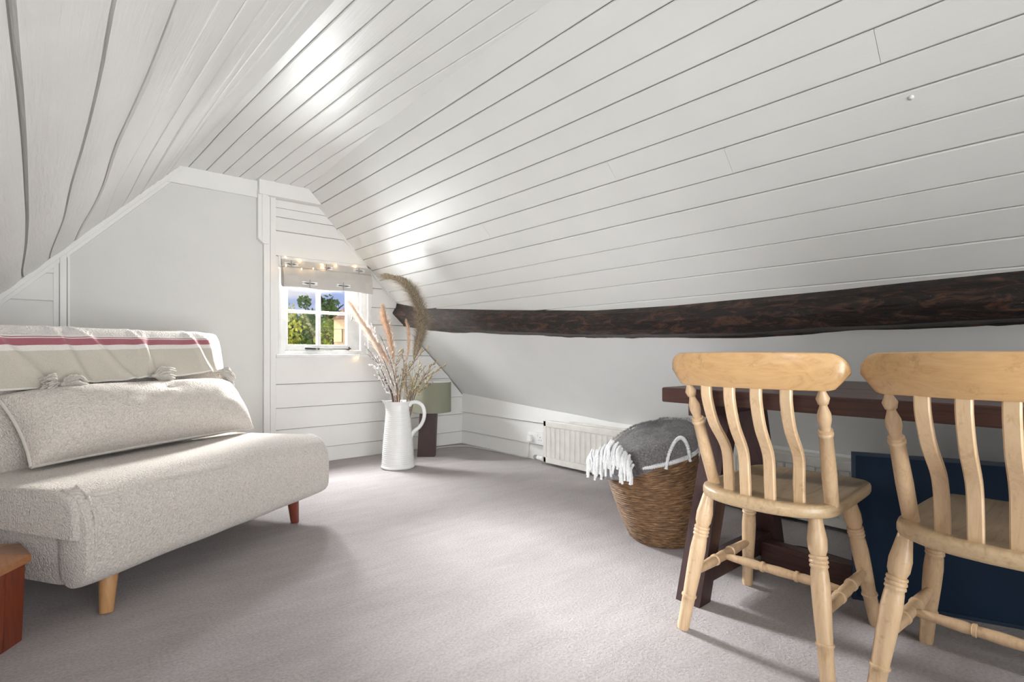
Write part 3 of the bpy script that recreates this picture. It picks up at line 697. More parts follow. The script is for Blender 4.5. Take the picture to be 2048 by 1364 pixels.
# ---- stems standing in the jug
JD = 3.98
def stem_base(i, tot):
    a = 2.4*i; return V((jx, jy, 0))+rt*(.045*math.cos(a))+fw*(.035*math.sin(a))+V((0, 0, .05))
def path(pts, doff, base):
    out = []; n_ = len(pts)
    for i, (px, py) in enumerate(pts):
        f = 1-i/(n_-1); out.append(at_depth(px, py, JD+doff*f))
    bx = V(out[-1]); base2 = V((lerp(jx, bx.x, .3), lerp(jy, bx.y, .3), .08))
    return out+[base2]
def plume(name, pts, stem, doff, wid, mat, label, nf, seed, fl=.045, droop=.35):
    random.seed(seed)
    P = path(pts+stem, doff, None); sp = spline(P, 60)
    root = empty(name, sp[-1]); tag(root, label, 'dried grass')
    m = MB(); m.tube(sp, [lerp(.0012, .0026, i/60) for i in range(61)], 6); o = m.build('stalk', M['plumepink'] if mat != 'plumebeige' else M['plumebeige'], root, True); o.location = -sp[-1]
    npl = int(60*(len(pts)-1)/(len(P)-1)); m = MB()
    for k in range(nf):
        u = random.random()**.9; idx = u*npl; i = int(idx); c = sp[i]+(sp[i+1]-sp[i])*(idx-i)
        t = (sp[max(i-1, 0)]-sp[i+2]).normalized()
        w = wid*(math.sin(PI*min(1, u*.86+.10))**.8)*random.uniform(.35, 1.25); a = random.uniform(0, 2*PI)
        side = (rt*math.cos(a)+V((0, 0, 1)).cross(rt)*math.sin(a)).normalized()
        L = fl*random.uniform(.6, 1.2); q0 = c+side*w*random.uniform(0, .22)
        ww = w*random.uniform(.5, 1.25); q1 = q0+t*L*.55+side*ww*.40; q2 = q1+t*L*.5+side*ww*.55-V((0, 0, 1))*L*droop*random.random()
        hw = .0012; sdv = t.cross(side).normalized()*hw
        m.add([q0-sdv, q0+sdv, q1+sdv*.8, q1-sdv*.8, q2], [(0, 1, 2, 3), (3, 2, 4)])
    o = m.build('plume', M[mat], root); o.location = -sp[-1]; o['kind'] = 'stuff'
plume('pampas_stem', [(703, 611), (722, 640), (741, 668), (757, 698), (768, 728)], [(780, 770), (793, 806)], -.10, .065, 'plumepale', 'pale feathery pampas plume leaning furthest left across the window', 3000, 1, .055)
plume('pampas_stem', [(766, 617), (770, 640), (777, 662), (784, 700), (787, 732)], [(793, 770), (797, 806)], .02, .055, 'plumepink', 'upright peach pampas plume in the middle of the jug, left of the beam end', 3200, 2, .045, .1)
plume('pampas_stem', [(813, 643), (817, 662), (817, 695), (812, 728)], [(808, 770), (803, 806)], .05, .026, 'plumepink', 'slim peach pampas plume just left of the big curved one', 1500, 3, .03, .1)
plume('pampas_stem', [(783, 552), (808, 563), (829, 588), (842, 625), (842, 660), (835, 692), (828, 722)], [(822, 765), (812, 806)], -.12, .115, 'plumebeige', 'largest pampas plume, brown-beige and curved, in front of the beam end', 8000, 4, .075, .75)
plume('pampas_stem', [(760, 690), (767, 705), (776, 722), (784, 745)], [(790, 780), (796, 806)], -.05, .026, 'plumepink', 'short peach pampas plume low on the left among the willow', 1300, 5, .03, .1)
def c4(pts): return [(680+x/3.248, 540+y/3.248) for x, y in pts]
WL = [([(160, 490), (205, 545), (255, 620), (300, 720), (340, 845)], 0, 'leaning furthest left under the window'),
 ([(200, 620), (250, 655), (300, 735), (350, 845)], 0, 'lowest on the left with its tip bending out sideways'),
 ([(265, 430), (300, 520), (330, 600), (355, 700), (375, 845)], 0, 'tallest of the left ones, between two peach plumes'),
 ([(238, 560), (280, 680), (325, 780), (360, 845)], 0, 'densely budded at the left jug rim'),
 ([(212, 350), (240, 470), (290, 600), (335, 720), (370, 845)], 0, 'rising behind the pale pampas plume'),
 ([(240, 640), (275, 720), (310, 790), (345, 845)], 0, 'short and thick with buds above the spout'),
 ([(382, 535), (362, 640), (372, 750), (385, 845)], 1, 'sparse and upright, right of the middle peach plume'),
 ([(400, 515), (415, 620), (402, 720), (388, 845)], 1, 'thin and dark, in front of the slim peach plume'),
 ([(572, 498), (510, 560), (452, 640), (410, 720), (388, 845)], 1, 'leaning right with its tip beside the beige plume'),
 ([(625, 588), (572, 650), (518, 740), (458, 845)], 1, 'second furthest right, over the lamp shade'),
 ([(688, 622), (610, 660), (545, 710), (500, 780), (468, 845)], 1, 'leaning furthest right towards the roof slope'),
 ([(520, 600), (507, 680), (482, 760), (450, 845)], 1, 'upright below the big beige plume'),
 ([(600, 690), (560, 740), (512, 800), (478, 845)], 1, 'lowest on the right, just above the lamp shade'),
 ([(428, 640), (430, 740), (435, 845)], 1, 'straight and short in the centre of the jug'),
 ([(455, 680), (470, 760), (442, 845)], 1, 'short and bent, at the right of the jug mouth')]
for i, (pts, typ, lab) in enumerate(WL):
    random.seed(100+i); P = path(c4(pts), random.uniform(-.13, .13), None); sp = spline(P, 48)
    root = empty('willow_branch', sp[-1]); tag(root, ('dark willow branch, grey buds, ' if typ == 0 else 'brown budding branch, ')+lab, 'branch', 'budding branches in the jug')
    m = MB(); m.tube(sp, [lerp(.0016, .0042, k/48) for k in range(49)], 6)
    tips = []
    for k in range(2 if typ else 1):
        j = random.randint(10, 24); d = (sp[j-4]-sp[j+4]).normalized(); sg = random.choice((-1, 1)); e = sp[j]+d*.07+rt*sg*.035
        m.tube([sp[j], sp[j]+d*.03+rt*sg*.02, e], [.0024, .002, .0012], 5); tips.append((sp[j], e))
    o = m.build('stem', M['stem' if typ == 0 else 'stem2'], root, True); o.location = -sp[-1]
    m = MB(); nb = 30 if typ == 0 else 15
    def bud(p, d, s):
        a = p; c = p+d*s
        m.lathe([(0, .0008), (.25, s*.26), (.6, s*.25), (1, .0008)], a, c, 6)
    for k in range(nb):
        u = (k+random.random()*.5)/nb*35; j = int(u); c = sp[j].lerp(sp[j+1], u-j); t = (sp[max(0, j-1)]-sp[j+1]).normalized()
        sd_ = (rt*random.choice((-1, 1))*random.uniform(.5, 1)+fw*random.uniform(-.8, .8)).normalized()
        bud(c+sd_*.003, (t*.8+sd_*.55).normalized(), random.uniform(.020, .030) if typ == 0 else random.uniform(.020, .032))
    for a_, e_ in tips:
        for f in (.5, 1): bud(a_.lerp(e_, f), (e_-a_).normalized(), .018)
    o = m.build('catkins', M['catkin' if typ == 0 else 'catkin2'], root, True); o.location = -sp[-1]; o['kind'] = 'stuff'

# ================================================================== SOFA
SU = V((.842, .54, 0)); SVv = V((-.54, .842, 0)); SO = V((.055, 2.10, 0)); SANG = math.atan2(.54, .842)
sofa = empty('sofa_bed', SO, SANG); tag(sofa, 'cream boucle two-seat sofa bed on short tapered wooden legs', 'sofa')
def superrow(v0, v1, z0, z1, r, k=40):
    pass
def rounded_profile(pts, r, seg=5):
    # rounds each corner of a polygon (2D)
    out = []; n_ = len(pts)
    for i in range(n_):
        p = V(pts[i]); a = V(pts[i-1]); c = V(pts[(i+1) % n_]); rr = r[i] if isinstance(r, (list, tuple)) else r
        da = (a-p); dc = (c-p); rr = min(rr, da.length*.49, dc.length*.49)
        s = p+da.normalized()*rr; e = p+dc.normalized()*rr
        for k in range(seg+1):
            t = k/seg; out.append((1-t)**2*s+2*t*(1-t)*p+t*t*e)
    return out
def pad(name, prof, u0, u1, mat, parent, rend=.05, nu=24, bulge=.0, wob=.004, seed=0, shr=.06):
    # extrudes a (v,z) profile along u with softly rounded ends
    secs = []; c = sum((V(p) for p in prof), V((0, 0)))/len(prof)
    us = [0, .1, .3, .6, 1.0]
    st = [(u0+rend*(1-math.cos(a*PI/2)), 1-shr*(1-math.sin(a*PI/2))*1.0) for a in us]
    mid = [(lerp(u0+rend, u1-rend, i/nu), 1) for i in range(1, nu)]
    en = [(u1-rend*(1-math.cos(a*PI/2)), 1-shr*(1-math.sin(a*PI/2))) for a in reversed(us)]
    for u, s in st+mid+en:
        row = []
        f = (u-u0)/(u1-u0)
        for p in prof:
            q = c+(V(p)-c)*(s+bulge*math.sin(PI*f))
            w = noise.noise(V((u*5+seed, q.x*6, q.y*6)))*wob
            d = (q-c).normalized(); q = q+d*w
            row.append(V((u, q.x, q.y)))
        secs.append(row)
    m = MB(); m.loft(secs); return m.build(name, M[mat], parent, True, 55)
# base with folded seat mattress on top
pr = rounded_profile([V((.06, .125)), V((.72, .125)), V((.78, .22)), V((.74, .31)), V((.02, .31)), V((.0, .22))], [.05, .05, .05, .03, .03, .06])
pad('base', pr, .0, 1.185, 'boucle', sofa, .03, 24, 0, .004, 1, .05)
pr = rounded_profile([V((.0, .275)), V((.80, .29)), V((.80, .42)), V((.10, .435)), V((.0, .405))], [.01, .03, .04, .16, .08], 7)
pad('seat_mattress', pr, -.020, 1.20, 'boucle', sofa, .05, 26, .004, .006, 3, .10)
# front panel sheet that wraps from the seat over the front down to the base
pr = rounded_profile([V((-.018, .15)), V((.05, .118)), V((.10, .14)), V((.12, .40)), V((.10, .443)), V((.03, .42)), V((-.022, .34))], [.04, .04, .02, .02, .03, .06, .10], 6)
pad('front_cover', pr, -.006, 1.198, 'boucle', sofa, .045, 26, 0, .004, 5, .04)
m = MB(); sp = [V((.014, -.022, .40)), V((.018, .06, .446)), V((.02, .30, .443)), V((.02, .62, .435))]
m.tube([V((.020, .02, .14)), V((.018, -.012, .17)), V((.020, -.022, .26)), V((.020, -.018, .35)), V((.024, .02, .413)), V((.03, .08, .439))], .004, 8); m.build('seam', M['boucle'], sofa, True)
# backrest, leaning back
pr = rounded_profile([V((.64, .30)), V((.60, .42)), V((.765, .90)), V((.80, .945)), V((.86, .93)), V((.90, .88)), V((.78, .30))], [.03, .05, .10, .05, .06, .05, .03])
pad('backrest', pr, .05, 1.225, 'boucle', sofa, .05, 24, 0, .006, 9, .03)
def sleg(u, v, du, dv, mat, h=.135):
    m = MB(); m.lathe([(0, .0185), (.02, .020), (1, .029)], V((u+du, v+dv, 0)), V((u, v, h)), 20); return m.build('leg', M[mat], sofa, True)
sleg(.128, .075, -.022, -.02, 'leg_oak')['label'] = 'light oak leg'
sleg(1.045, .085, .028, .01, 'leg_red')['label'] = 'reddish dark leg'
sleg(.128, .66, -.022, .03, 'leg_oak'); sleg(1.06, .66, .022, .03, 'leg_red')
# --- long cushion
cu = empty('long_cushion', SO+SU*.69+SVv*.5+V((0, 0, .45)), SANG); tag(cu, 'long cream boucle bolster cushion with piped edge leaning on the sofa back', 'cushion')
NU, NV = 56, 22; HU, HV = .535, .156
A0 = V((-.51, 0, 0)); lean = math.atan2(.24, .18)
vd = V((0, math.cos(lean), math.sin(lean))); nd = V((0, -math.sin(lean), math.cos(lean)))
def cush(a, c, side):
    # a in -1..1 along, c in -1..1 up the cushion
    e = (1-abs(a)**4.5)**.55*(1-abs(c)**2.8)**.55
    cr_ = 1-.05*(abs(a)**6)*(1-abs(c)); hv = HV*(1-.06*abs(c)**2*(1-a*a))
    u = a*HU*(1-.035*(1-c*c)); v = c*HV*(1+.06*(a*a)*1.0-.03)
    th = .158*e
    # dimple and folds
    d = ((a-.12)**2/.05+(c-.45)**2/.10)
    th -= .030*math.exp(-d*3) if side > 0 else 0
    th += .010*noise.noise(V((a*3, c*2.5, side*3+1)))*e+.006*noise.noise(V((a*8, c*5, 4)))*e
    return V((u, 0, 0))+vd*(v+HV)+nd*(side*th*(1.0 if side > 0 else .45))
vs = []; fs = []
for side in (1, -1):
    o0 = len(vs)
    for i in range(NU+1):
        for j in range(NV+1):
            a = math.sin((i/NU-.5)*PI); c = math.sin((j/NV-.5)*PI); vs.append(cush(a, c, side))
    for i in range(NU):
        for j in range(NV):
            q = o0+i*(NV+1)+j; fc = (q, q+NV+1, q+NV+2, q+1); fs.append(fc if side > 0 else fc[::-1])
m = MB(); m.v = vs; m.f = fs; o = m.build('cushion_cover', M['cushion'], cu, True, 80)
bm = bmesh.new(); bm.from_mesh(o.data); bmesh.ops.remove_doubles(bm, verts=bm.verts, dist=.0008); bmesh.ops.recalc_face_normals(bm, faces=bm.faces); bm.to_mesh(o.data); bm.free()
m = MB(); ed = []
for k in range(60): ed.append(cush(-1+2*k/60, -1, 1))
for k in range(24): ed.append(cush(1, -1+2*k/24, 1))
for k in range(60): ed.append(cush(1-2*k/60, 1, 1))
for k in range(25): ed.append(cush(-1, 1-2*k/24, 1))
m.tube(ed, .0065, 8); m.build('piping', M['piping'], cu, True)
m = MB(); p = cush(.12, .45, 1); m.lathe([(0, .001), (.3, .012), (.7, .012), (1, .001)], p-nd*.004, p+nd*.006, 12); m.build('button', M['cushion'], cu, True)

# --- throw over the backrest
th_ = empty('sofa_throw', SO+SU*.6+SVv*.8+V((0, 0, .95)), SANG); tag(th_, 'cream woven throw with dark red stripes and tassels over the sofa back', 'throw')
tp0 = V((.6, .8, .95))
def front_pt(v, z): return V((v, z))
# profile along the throw: from behind the back, over the top, down the front (v,z) outward
tprof = [V((.915, .70)), V((.912, .80)), V((.905, .89)), V((.875, .945)), V((.83, .965)), V((.79, .962)), V((.757, .925)), V((.735, .88)), V((.712, .82)), V((.690, .765)), V((.676, .735))]
tl = [0]
for a_, c_ in zip(tprof, tprof[1:]): tl.append(tl[-1]+(c_-a_).length)
def tpt(f):
    L = f*tl[-1]
    for i in range(len(tl)-1):
        if L <= tl[i+1]+1e-9:
            t = (L-tl[i])/(tl[i+1]-tl[i]); return tprof[i].lerp(tprof[i+1], t)
    return tprof[-1]
NU, NV = 150, 44; U0, U1 = .03, 1.262; vs = []; fs = []; uv = []
folds = [(.12, .45), (.40, .16), (.47, .42), (.75, .10), (.83, -.18), (1.05, .12)]
for i in range(NU+1):
    u = lerp(U0, U1, i/NU)
    for j in range(NV+1):
        f = j/NV; p = tpt(f); q = tpt(min(1, f+.01)); d = (q-tpt(max(0, f-.01))).normalized(); nn = V((d.y, -d.x)); nn = nn if nn.x < 0 or f < .4 else -nn
        # outward normal: towards -v on the front, +v at the back, up on top
        c = V((.80, .80)); nn = (p-c).normalized() if f < .55 else V((-.93, .36))
        w = .008+.006*noise.noise(V((u*4, f*3, 2)))
        if f > .45:
            g_ = (f-.45)/.55
            for (uc, sk_) in folds:
                x = (u-(uc+sk_*.5*g_-.02)); w += .017*g_*math.exp(-(x/.018)**2)-.006*g_*math.exp(-((x-.04)/.03)**2)
            w += .010*noise.noise(V((u*11, f*5, 8)))*g_+.006
        zz = p.y+nn.y*w; vv = p.x+nn.x*w
        if f > .7: zz += .012*noise.noise(V((u*5, 3, 1)))*(f-.7)/.3
        if f > .45: zz += (-.028*(1-u/1.2))*(f-.45)/.55+(.018*u)*(f-.45)/.55
        if u > 1.15 and f > .4: vv += (u-1.15)*1.2*(f-.4); zz -= (u-1.15)*.25*(f-.4)
        vs.append(V((u-tp0.x, vv-tp0.y, zz-tp0.z))); uv.append((i/NU, f))
for i in range(NU):
    for j in range(NV):
        q = i*(NV+1)+j; fs.append((q, q+NV+1, q+NV+2, q+1))
o = mesh('throw_cloth', vs, fs, M['throw'], th_, True, None, uv)
sm = o.modifiers.new('thickness', 'SOLIDIFY'); sm.thickness = .004; sm.offset = -1
def tassel(u, v, z, du, dz, r, n_, L, seed, mat='tassel'):
    random.seed(seed); m = MB(); p0 = V((u, v, z))-tp0
    for k in range(n_):
        a = random.uniform(0, 2*PI); rr = r*math.sqrt(random.random())
        s = V((0, math.cos(a)*rr*.7, math.sin(a)*rr)); e = p0+V((du*L*random.uniform(.8, 1.1), -random.uniform(0, .01), dz*L))+s*1.9+V((0, 0, -.004))
        mid = (p0+e)/2+s*.9+V((0, -.006, .006)); mid += V((random.uniform(-.01, .01), random.uniform(-.008, .004), random.uniform(-.006, .010))); e += V((random.uniform(-.012, .012), 0, random.uniform(-.010, .008))); m.tube(spline([p0+s*.3, mid, e], 7), [.0022, .003, .0042, .0044, .0044, .0042, .0040, .003], 5)
    m.tube([p0-V((du*.012, 0, 0)), p0, p0+V((du*.014, 0, 0))], [r*.35, r*.5, r*.45], 10)
    return m.build('tassel', M[mat], th_, True)
tassel(.335, .612, .736, .9, -.10, .022, 70, .085, 1)
tassel(.725, .606, .756, .95, .0, .019, 60, .085, 2)
tassel(1.125, .628, .768, .75, -.5, .018, 60, .10, 3)
tassel(.315, .618, .742, -.9, .0, .016, 40, .05, 4)

# ================================================================== STOOL
stl = empty('wooden_stool', (-.262, 2.19, 0), .2); tag(stl, 'low reddish wooden stool with faceted octagonal top beside the sofa', 'stool')
R1, R0, zt, ze = .198, .120, .268, .246
def oct(r, z, a0=PI/8): return [V((r*math.cos(a0+k*PI/4), r*math.sin(a0+k*PI/4), z)) for k in range(8)]
m = MB(); m.loft([oct(R0-.001, .235), oct(R0-.001, zt)]); m.build('top_centre', M['stool1'], stl)
ou, inr, ob = oct(R1, ze+.008), oct(R0, zt), oct(R1, ze-.012); ib = oct(R0, .225)
for k in range(8):
    k2 = (k+1) % 8; m = MB()
    a = [inr[k], inr[k2], ou[k2], ou[k]]; c = [ib[k], ib[k2], ob[k2], ob[k]]
    cc = sum(a, V((0, 0, 0)))/4; a = [cc+(p-cc)*.992 for p in a]; c = [V((cc.x, cc.y, .23))+(p-V((cc.x, cc.y, .23)))*.992 for p in c]
    m.loft([a, c]); m.build('top_segment', M[('stool1', 'stool2', 'stool3')[k % 3]], stl)
bo = oct(R1-.022, 0); bt_ = oct(R1-.014, .236)
for k in range(8):
    k2 = (k+1) % 8; m = MB(); s1, s2 = .94, 1
    for f0, f1 in ((.01, .495), (.505, .99)):
        b0, b1, t0, t1 = bo[k].lerp(bo[k2], f0), bo[k].lerp(bo[k2], f1), bt_[k].lerp(bt_[k2], f0), bt_[k].lerp(bt_[k2], f1)
        i_ = lambda p: V((p.x*.85, p.y*.85, p.z)); m.loft([[b0, b1, i_(b1), i_(b0)], [t0, t1, i_(t1), i_(t0)]])
    m.build('side_panel', M['stoolbody'], stl)
m = MB(); m.loft([oct(R1*.8, .002), oct(R1*.8, .22)]); m.build('core', M['stoolbody'], stl)

# ================================================================== TABLE
tb = empty('trestle_table', (2.0, .2, 0)); tag(tb, 'dark stained rustic trestle table pushed under the sloping roof', 'table')
TX0, TX1, TY0, TY1 = 1.525, 2.46, -.75, 1.008
def tq(m, name, mat): o = m.build(name, M[mat], tb); o.location = -V(tb.location); return o
nb_ = 5
for k in range(nb_):
    a = lerp(TX0, TX1, k/nb_)+.0008; c = lerp(TX0, TX1, (k+1)/nb_)-.0008; m = MB(); m.box(a, c, TY0, TY1+random.uniform(-.001, .001), .700, .748+random.uniform(-.001, .001), .005); tq(m, 'top_board', 'darkY')
for Y in (.978, -.55):
    def lg(xb, xt, name='leg'):
        m = MB(); m.loft([[V((x-w, Y-.045, z)), V((x+w, Y-.045, z)), V((x+w, Y+.045, z)), V((x-w, Y+.045, z))] for x, z, w in ((xb, 0, .036), (xt, .70, .036))]); tq(m, name, 'darkZ')
    lg(1.672, 1.905); lg(2.30, 2.10)
    m = MB(); m.box(1.745, 2.235, Y-.032, Y+.032, .055, .125, .003); tq(m, 'foot_rail', 'darkZ')
    m = MB(); m.box(1.70, 2.28, Y-.035, Y+.035, .64, .698, .003); tq(m, 'bearer', 'darkZ')
m = MB(); m.box(2.135, 2.195, .605, .95, .004, .106, .004); tq(m, 'low_rail', 'darkY')

# ================================================================== NAVY PANEL
np_ = empty('navy_panel', (2.116, .622, 0)); tag(np_, 'large navy blue framed panel leaning upright under the table', 'panel')
pu = V((2.284-2.116, .202-.622, 0)).normalized(); pn = V((pu.y, -pu.x, 0))
if pn.x > 0: pn = -pn
pwv = (V((0, 0, 1))*.508-pn*.035).normalized(); pnn = pu.cross(pwv).normalized()
if pnn.x > 0: pnn = -pnn
def pbox(name, u0, u1, w0, w1, d0, d1, mat):
    m = MB(); m.loft([[pu*u+pwv*w+pnn*d for u, w in ((u0, w0), (u1, w0), (u1, w1), (u0, w1))] for d in (d0, d1)]); return m.build(name, M[mat], np_)
PWD, PH = 1.25, .512
pbox('panel_face', .008, PWD-.008, .008, PH-.008, -.008, .004, 'navy')
for a in ((0, PWD, PH-.012, PH), (0, PWD, 0, .012), (0, .012, .012, PH-.012), (PWD-.012, PWD, .012, PH-.012)):
    pbox('rim', a[0], a[1], a[2], a[3], -.012, .010, 'navyrim')

# ================================================================== BASKET, BLANKET
BK = V((2.135, 1.405, 0))
bk = empty('seagrass_basket', BK); tag(bk, 'round brown seagrass basket with white cord handles, beside the table leg', 'basket')
n = 72; nl = 34
def bring(f, out=0, top=None):
    # f 0..1 from base to rim
    sh = rt*lerp(.006, -.058, f**1.1); r = interp(f, [(0, .142), (.05, .158), (.3, .185), (.6, .203), (1, .208)])+out
    row = []
    for k in range(n):
        a = 2*PI*k/n; x, y = math.cos(a)*r, math.sin(a)*r
        z = f*(.385+.045*math.cos(a)*f)
        p = rt*x+fw*y+sh; row.append(V((p.x, p.y, z)))
    return row
# coiled rows: each coil a swelling
secs = []; uvs = []
for i in range(nl*4+1):
    f = i/(nl*4); o_ = .0035*abs(math.sin(i/4*PI)); row = bring(f, o_)
    row = [p+V((noise.noise(V((p.x*40, p.y*40, p.z*160)))*.0035, noise.noise(V((p.x*40+9, p.y*40, p.z*160)))*.0035, 0)) for p in row]
    secs.append(row+[row[0]])
vs = []; uvs = []
for i, row in enumerate(secs):
    for k, p in enumerate(row): vs.append(p); uvs.append((k/n, i/len(secs)))
fs = [(i*(n+1)+k, i*(n+1)+k+1, (i+1)*(n+1)+k+1, (i+1)*(n+1)+k) for i in range(len(secs)-1) for k in range(n)]
fs.append(tuple(range(n))[::-1])
o = mesh('basket_body', vs, fs, M['basket'], bk, True, None, uvs); sm = o.modifiers.new('t', 'SOLIDIFY'); sm.thickness = .012; sm.offset = -1
rim = bring(1.0); m = MB(); m.tube(rim+[rim[0]], .0085, 8, False); m.build('rim', M['whitecord'], bk, True)
m = MB()
for k in range(0, n):
    for s in (0, .5):
        p = rim[k].lerp(rim[(k+1) % n], s); d = (rim[(k+1) % n]-rim[k]).normalized(); m.tube([p-d*.0022, p+d*.0022], .0102, 8)
m.build('rim_wrapping', M['whitecord'], bk, True)
def handle(angc, s=1):
    m = MB(); pts = []
    for k in range(13):
        t = k/12; a = angc+lerp(-.30, .30, t)*1.0; base = bring(1.0, .004); idx = (a/(2*PI)*n) % n; i_ = int(idx); p = base[i_].lerp(base[(i_+1) % n], idx-i_)
        pts.append(p+V((0, 0, .118*math.sin(PI*t)**.6-.02)))
    pp = spline(pts, 60); m.tube(pp, [.0078+.0014*math.cos(k*PI) for k in range(61)], 10); return m.build('handle', M['whitecord'], bk, True)
handle(-PI/2+.36); handle(PI/2+.36)
# --- blanket
BL = empty('wool_blanket', BK+V((0, 0, .40))); tag(BL, 'dark grey wool blanket with white fringe heaped on the basket', 'blanket')
bc = rt*(-.045)
def blz(x, y):
    # heap height over the basket (x along camera right, y along forward)
    r = math.hypot(x/.24, y/.25)
    h = .135*max(0, 1-r**2.2)**.55
    h += .028*noise.noise(V((x*9, y*9, 5)))*max(0, 1-r*.7)+.012*noise.noise(V((x*22, y*22, 2)))
    h += .02*math.exp(-((x-.16)**2+(y-.02)**2)/.006)
    return h
NA, NR = 96, 26; vs = []; fs = []
def rimz(a): return .385+.045*math.cos(a)
for i in range(NR+1):
    f = i/NR
    for k in range(NA):
        a = 2*PI*k/NA
        left = max(0, math.cos(a-(PI+.35)))**2.2       # drapes over the front-left rim
        ext = .195+.055*left**.6
        if f <= .72:
            g_ = f/.72; r = g_*(.195+.028*left); x = math.cos(a)*r; y = math.sin(a)*r
            z = rimz(a)*g_+.39*(1-g_)-.40+blz(x, y)*.98+.004+.014*g_*left
            x -= .0
        else:
            g_ = (f-.72)/.28; drop = .006+.062*left
            r = .195+.028*left+.020*min(1, g_*2)*(.2+left); x = math.cos(a)*r; y = math.sin(a)*r
            z = rimz(a)-.40+blz(math.cos(a)*(.195+.028*left), math.sin(a)*(.195+.028*left))*(1-g_)+.004+.014*left-drop*g_
            w = .008*math.sin(a*26+noise.noise(V((a*3, 0, 0)))*3)*g_*left; x += math.cos(a)*w; y += math.sin(a)*w
        p = rt*x+fw*y+bc; vs.append(V((p.x, p.y, z)))
for i in range(NR):
    for k in range(NA):
        a_, b_ = i*NA+k, i*NA+(k+1) % NA; fs.append((a_, b_, b_+NA, a_+NA))
o = mesh('blanket_cloth', vs, fs, M['greywool'], BL, True); sm = o.modifiers.new('t', 'SOLIDIFY'); sm.thickness = .010; sm.offset = 1
sb = o.modifiers.new('s', 'SUBSURF'); sb.levels = 1; sb.render_levels = 1
hair = MB(); random.seed(5)
for k in range(9000):
    i = random.randrange(1, NR); q = random.randrange(NA); p = vs[i*NA+q].lerp(vs[i*NA+(q+1) % NA], random.random()).lerp(vs[(i+1)*NA+q], random.random()*.8)
    c = V((bc.x, bc.y, -.05)); d = (p-c).normalized(); d = (d+V((random.uniform(-.8, .8), random.uniform(-.8, .8), random.uniform(-.5, .6)))).normalized(); s = V((random.uniform(-1, 1), random.uniform(-1, 1), 0)).normalized()*.0007
    p = p+(p-c).normalized()*.009; e = p+d*random.uniform(.006, .013); hair.add([p-s, p+s, e], [(0, 1, 2)])
o = hair.build('wool_fuzz', M['greywool'], BL); o['kind'] = 'stuff'
# fringe strands
random.seed(21)
def bl_edge(a, f):
    k = int(a/(2*PI)*NA) % NA; return vs[int(f*NR)*NA+k]
c5 = lambda x, y: (1150+x/4.263, 800+y/4.263)
FR = []
tops = [(125, 440), (150, 425), (180, 415), (215, 395), (250, 375), (285, 350), (320, 345), (350, 350), (370, 375), (400, 390), (430, 420), (450, 445), (470, 480), (490, 510)]
for k in range(46):
    u = k/45*(len(tops)-1); i = min(int(u), len(tops)-2); x0 = lerp(tops[i][0], tops[i+1][0], u-i); y0 = lerp(tops[i][1], tops[i+1][1], u-i)
    x0 += random.uniform(-8, 8); y0 += random.uniform(-8, 60)
    L = random.uniform(170, 290); lastx = lerp(110, 480, k/45)+random.uniform(-16, 16); y1 = min(lerp(690, 760, k/45), y0+L)+random.uniform(-40, 0)
    dep = lerp(2.27, 2.07, k/45)
    a_, c_ = c5(x0, y0), c5(lerp(x0, lastx, .6)-8, lerp(y0, y1, .3)); e_ = c5(lastx, y1)
    mid = c5(lerp(x0, lastx, .9)+random.uniform(-8, 8), lerp(y0, y1, .65))
    pts = [at_depth(*a_, dep+.035), at_depth(*c_, dep+.0), at_depth(*mid, dep-.01), at_depth(*e_, dep-.008)]
    sp = spline(pts, 16); r = random.uniform(.0044, .0060)
    m = MB(); m.tube(sp, [r*(1+.16*math.sin(q*2.4+k)) for q in range(17)], 7); o = m.build('fringe_strand', M['whitewool'], BL, True); o.location = -V(BL.location)

# ================================================================== CHAIRS
LEGP = [(0, .015), (.02, .0165), (.08, .020), (.15, .0245), (.21, .0235), (.243, .0185), (.247, .0225), (.258, .0235), (.268, .0205), (.272, .0228), (.284, .0238), (.294, .0205), (.298, .0225), (.31, .0235), (.32, .020), (.34, .0215), (.42, .0235), (.55, .0225), (.70, .0200), (.745, .0192), (.748, .0222), (.760, .0228), (.770, .0195), (.85, .0190), (.97, .0180), (1, .0165)]
POSTP = [(0, .0175), (.30, .0185), (.61, .0165), (.615, .0185), (.635, .0185), (.64, .0165), (.645, .0175), (.66, .0175), (.665, .0125), (.69, .0125), (.74, .0165), (.79, .0160), (.85, .0095), (.868, .0088), (.875, .0125), (.915, .0160), (.945, .0115), (.97, .0085), (1, .0085)]
STRP = [(0, .009), (.1, .013), (.3, .0165), (.345, .0145), (.35, .0185), (.37, .0185), (.375, .0145), (.5, .0165), (.625, .0145), (.63, .0185), (.65, .0185), (.655, .0145), (.7, .0165), (.9, .013), (1, .009)]
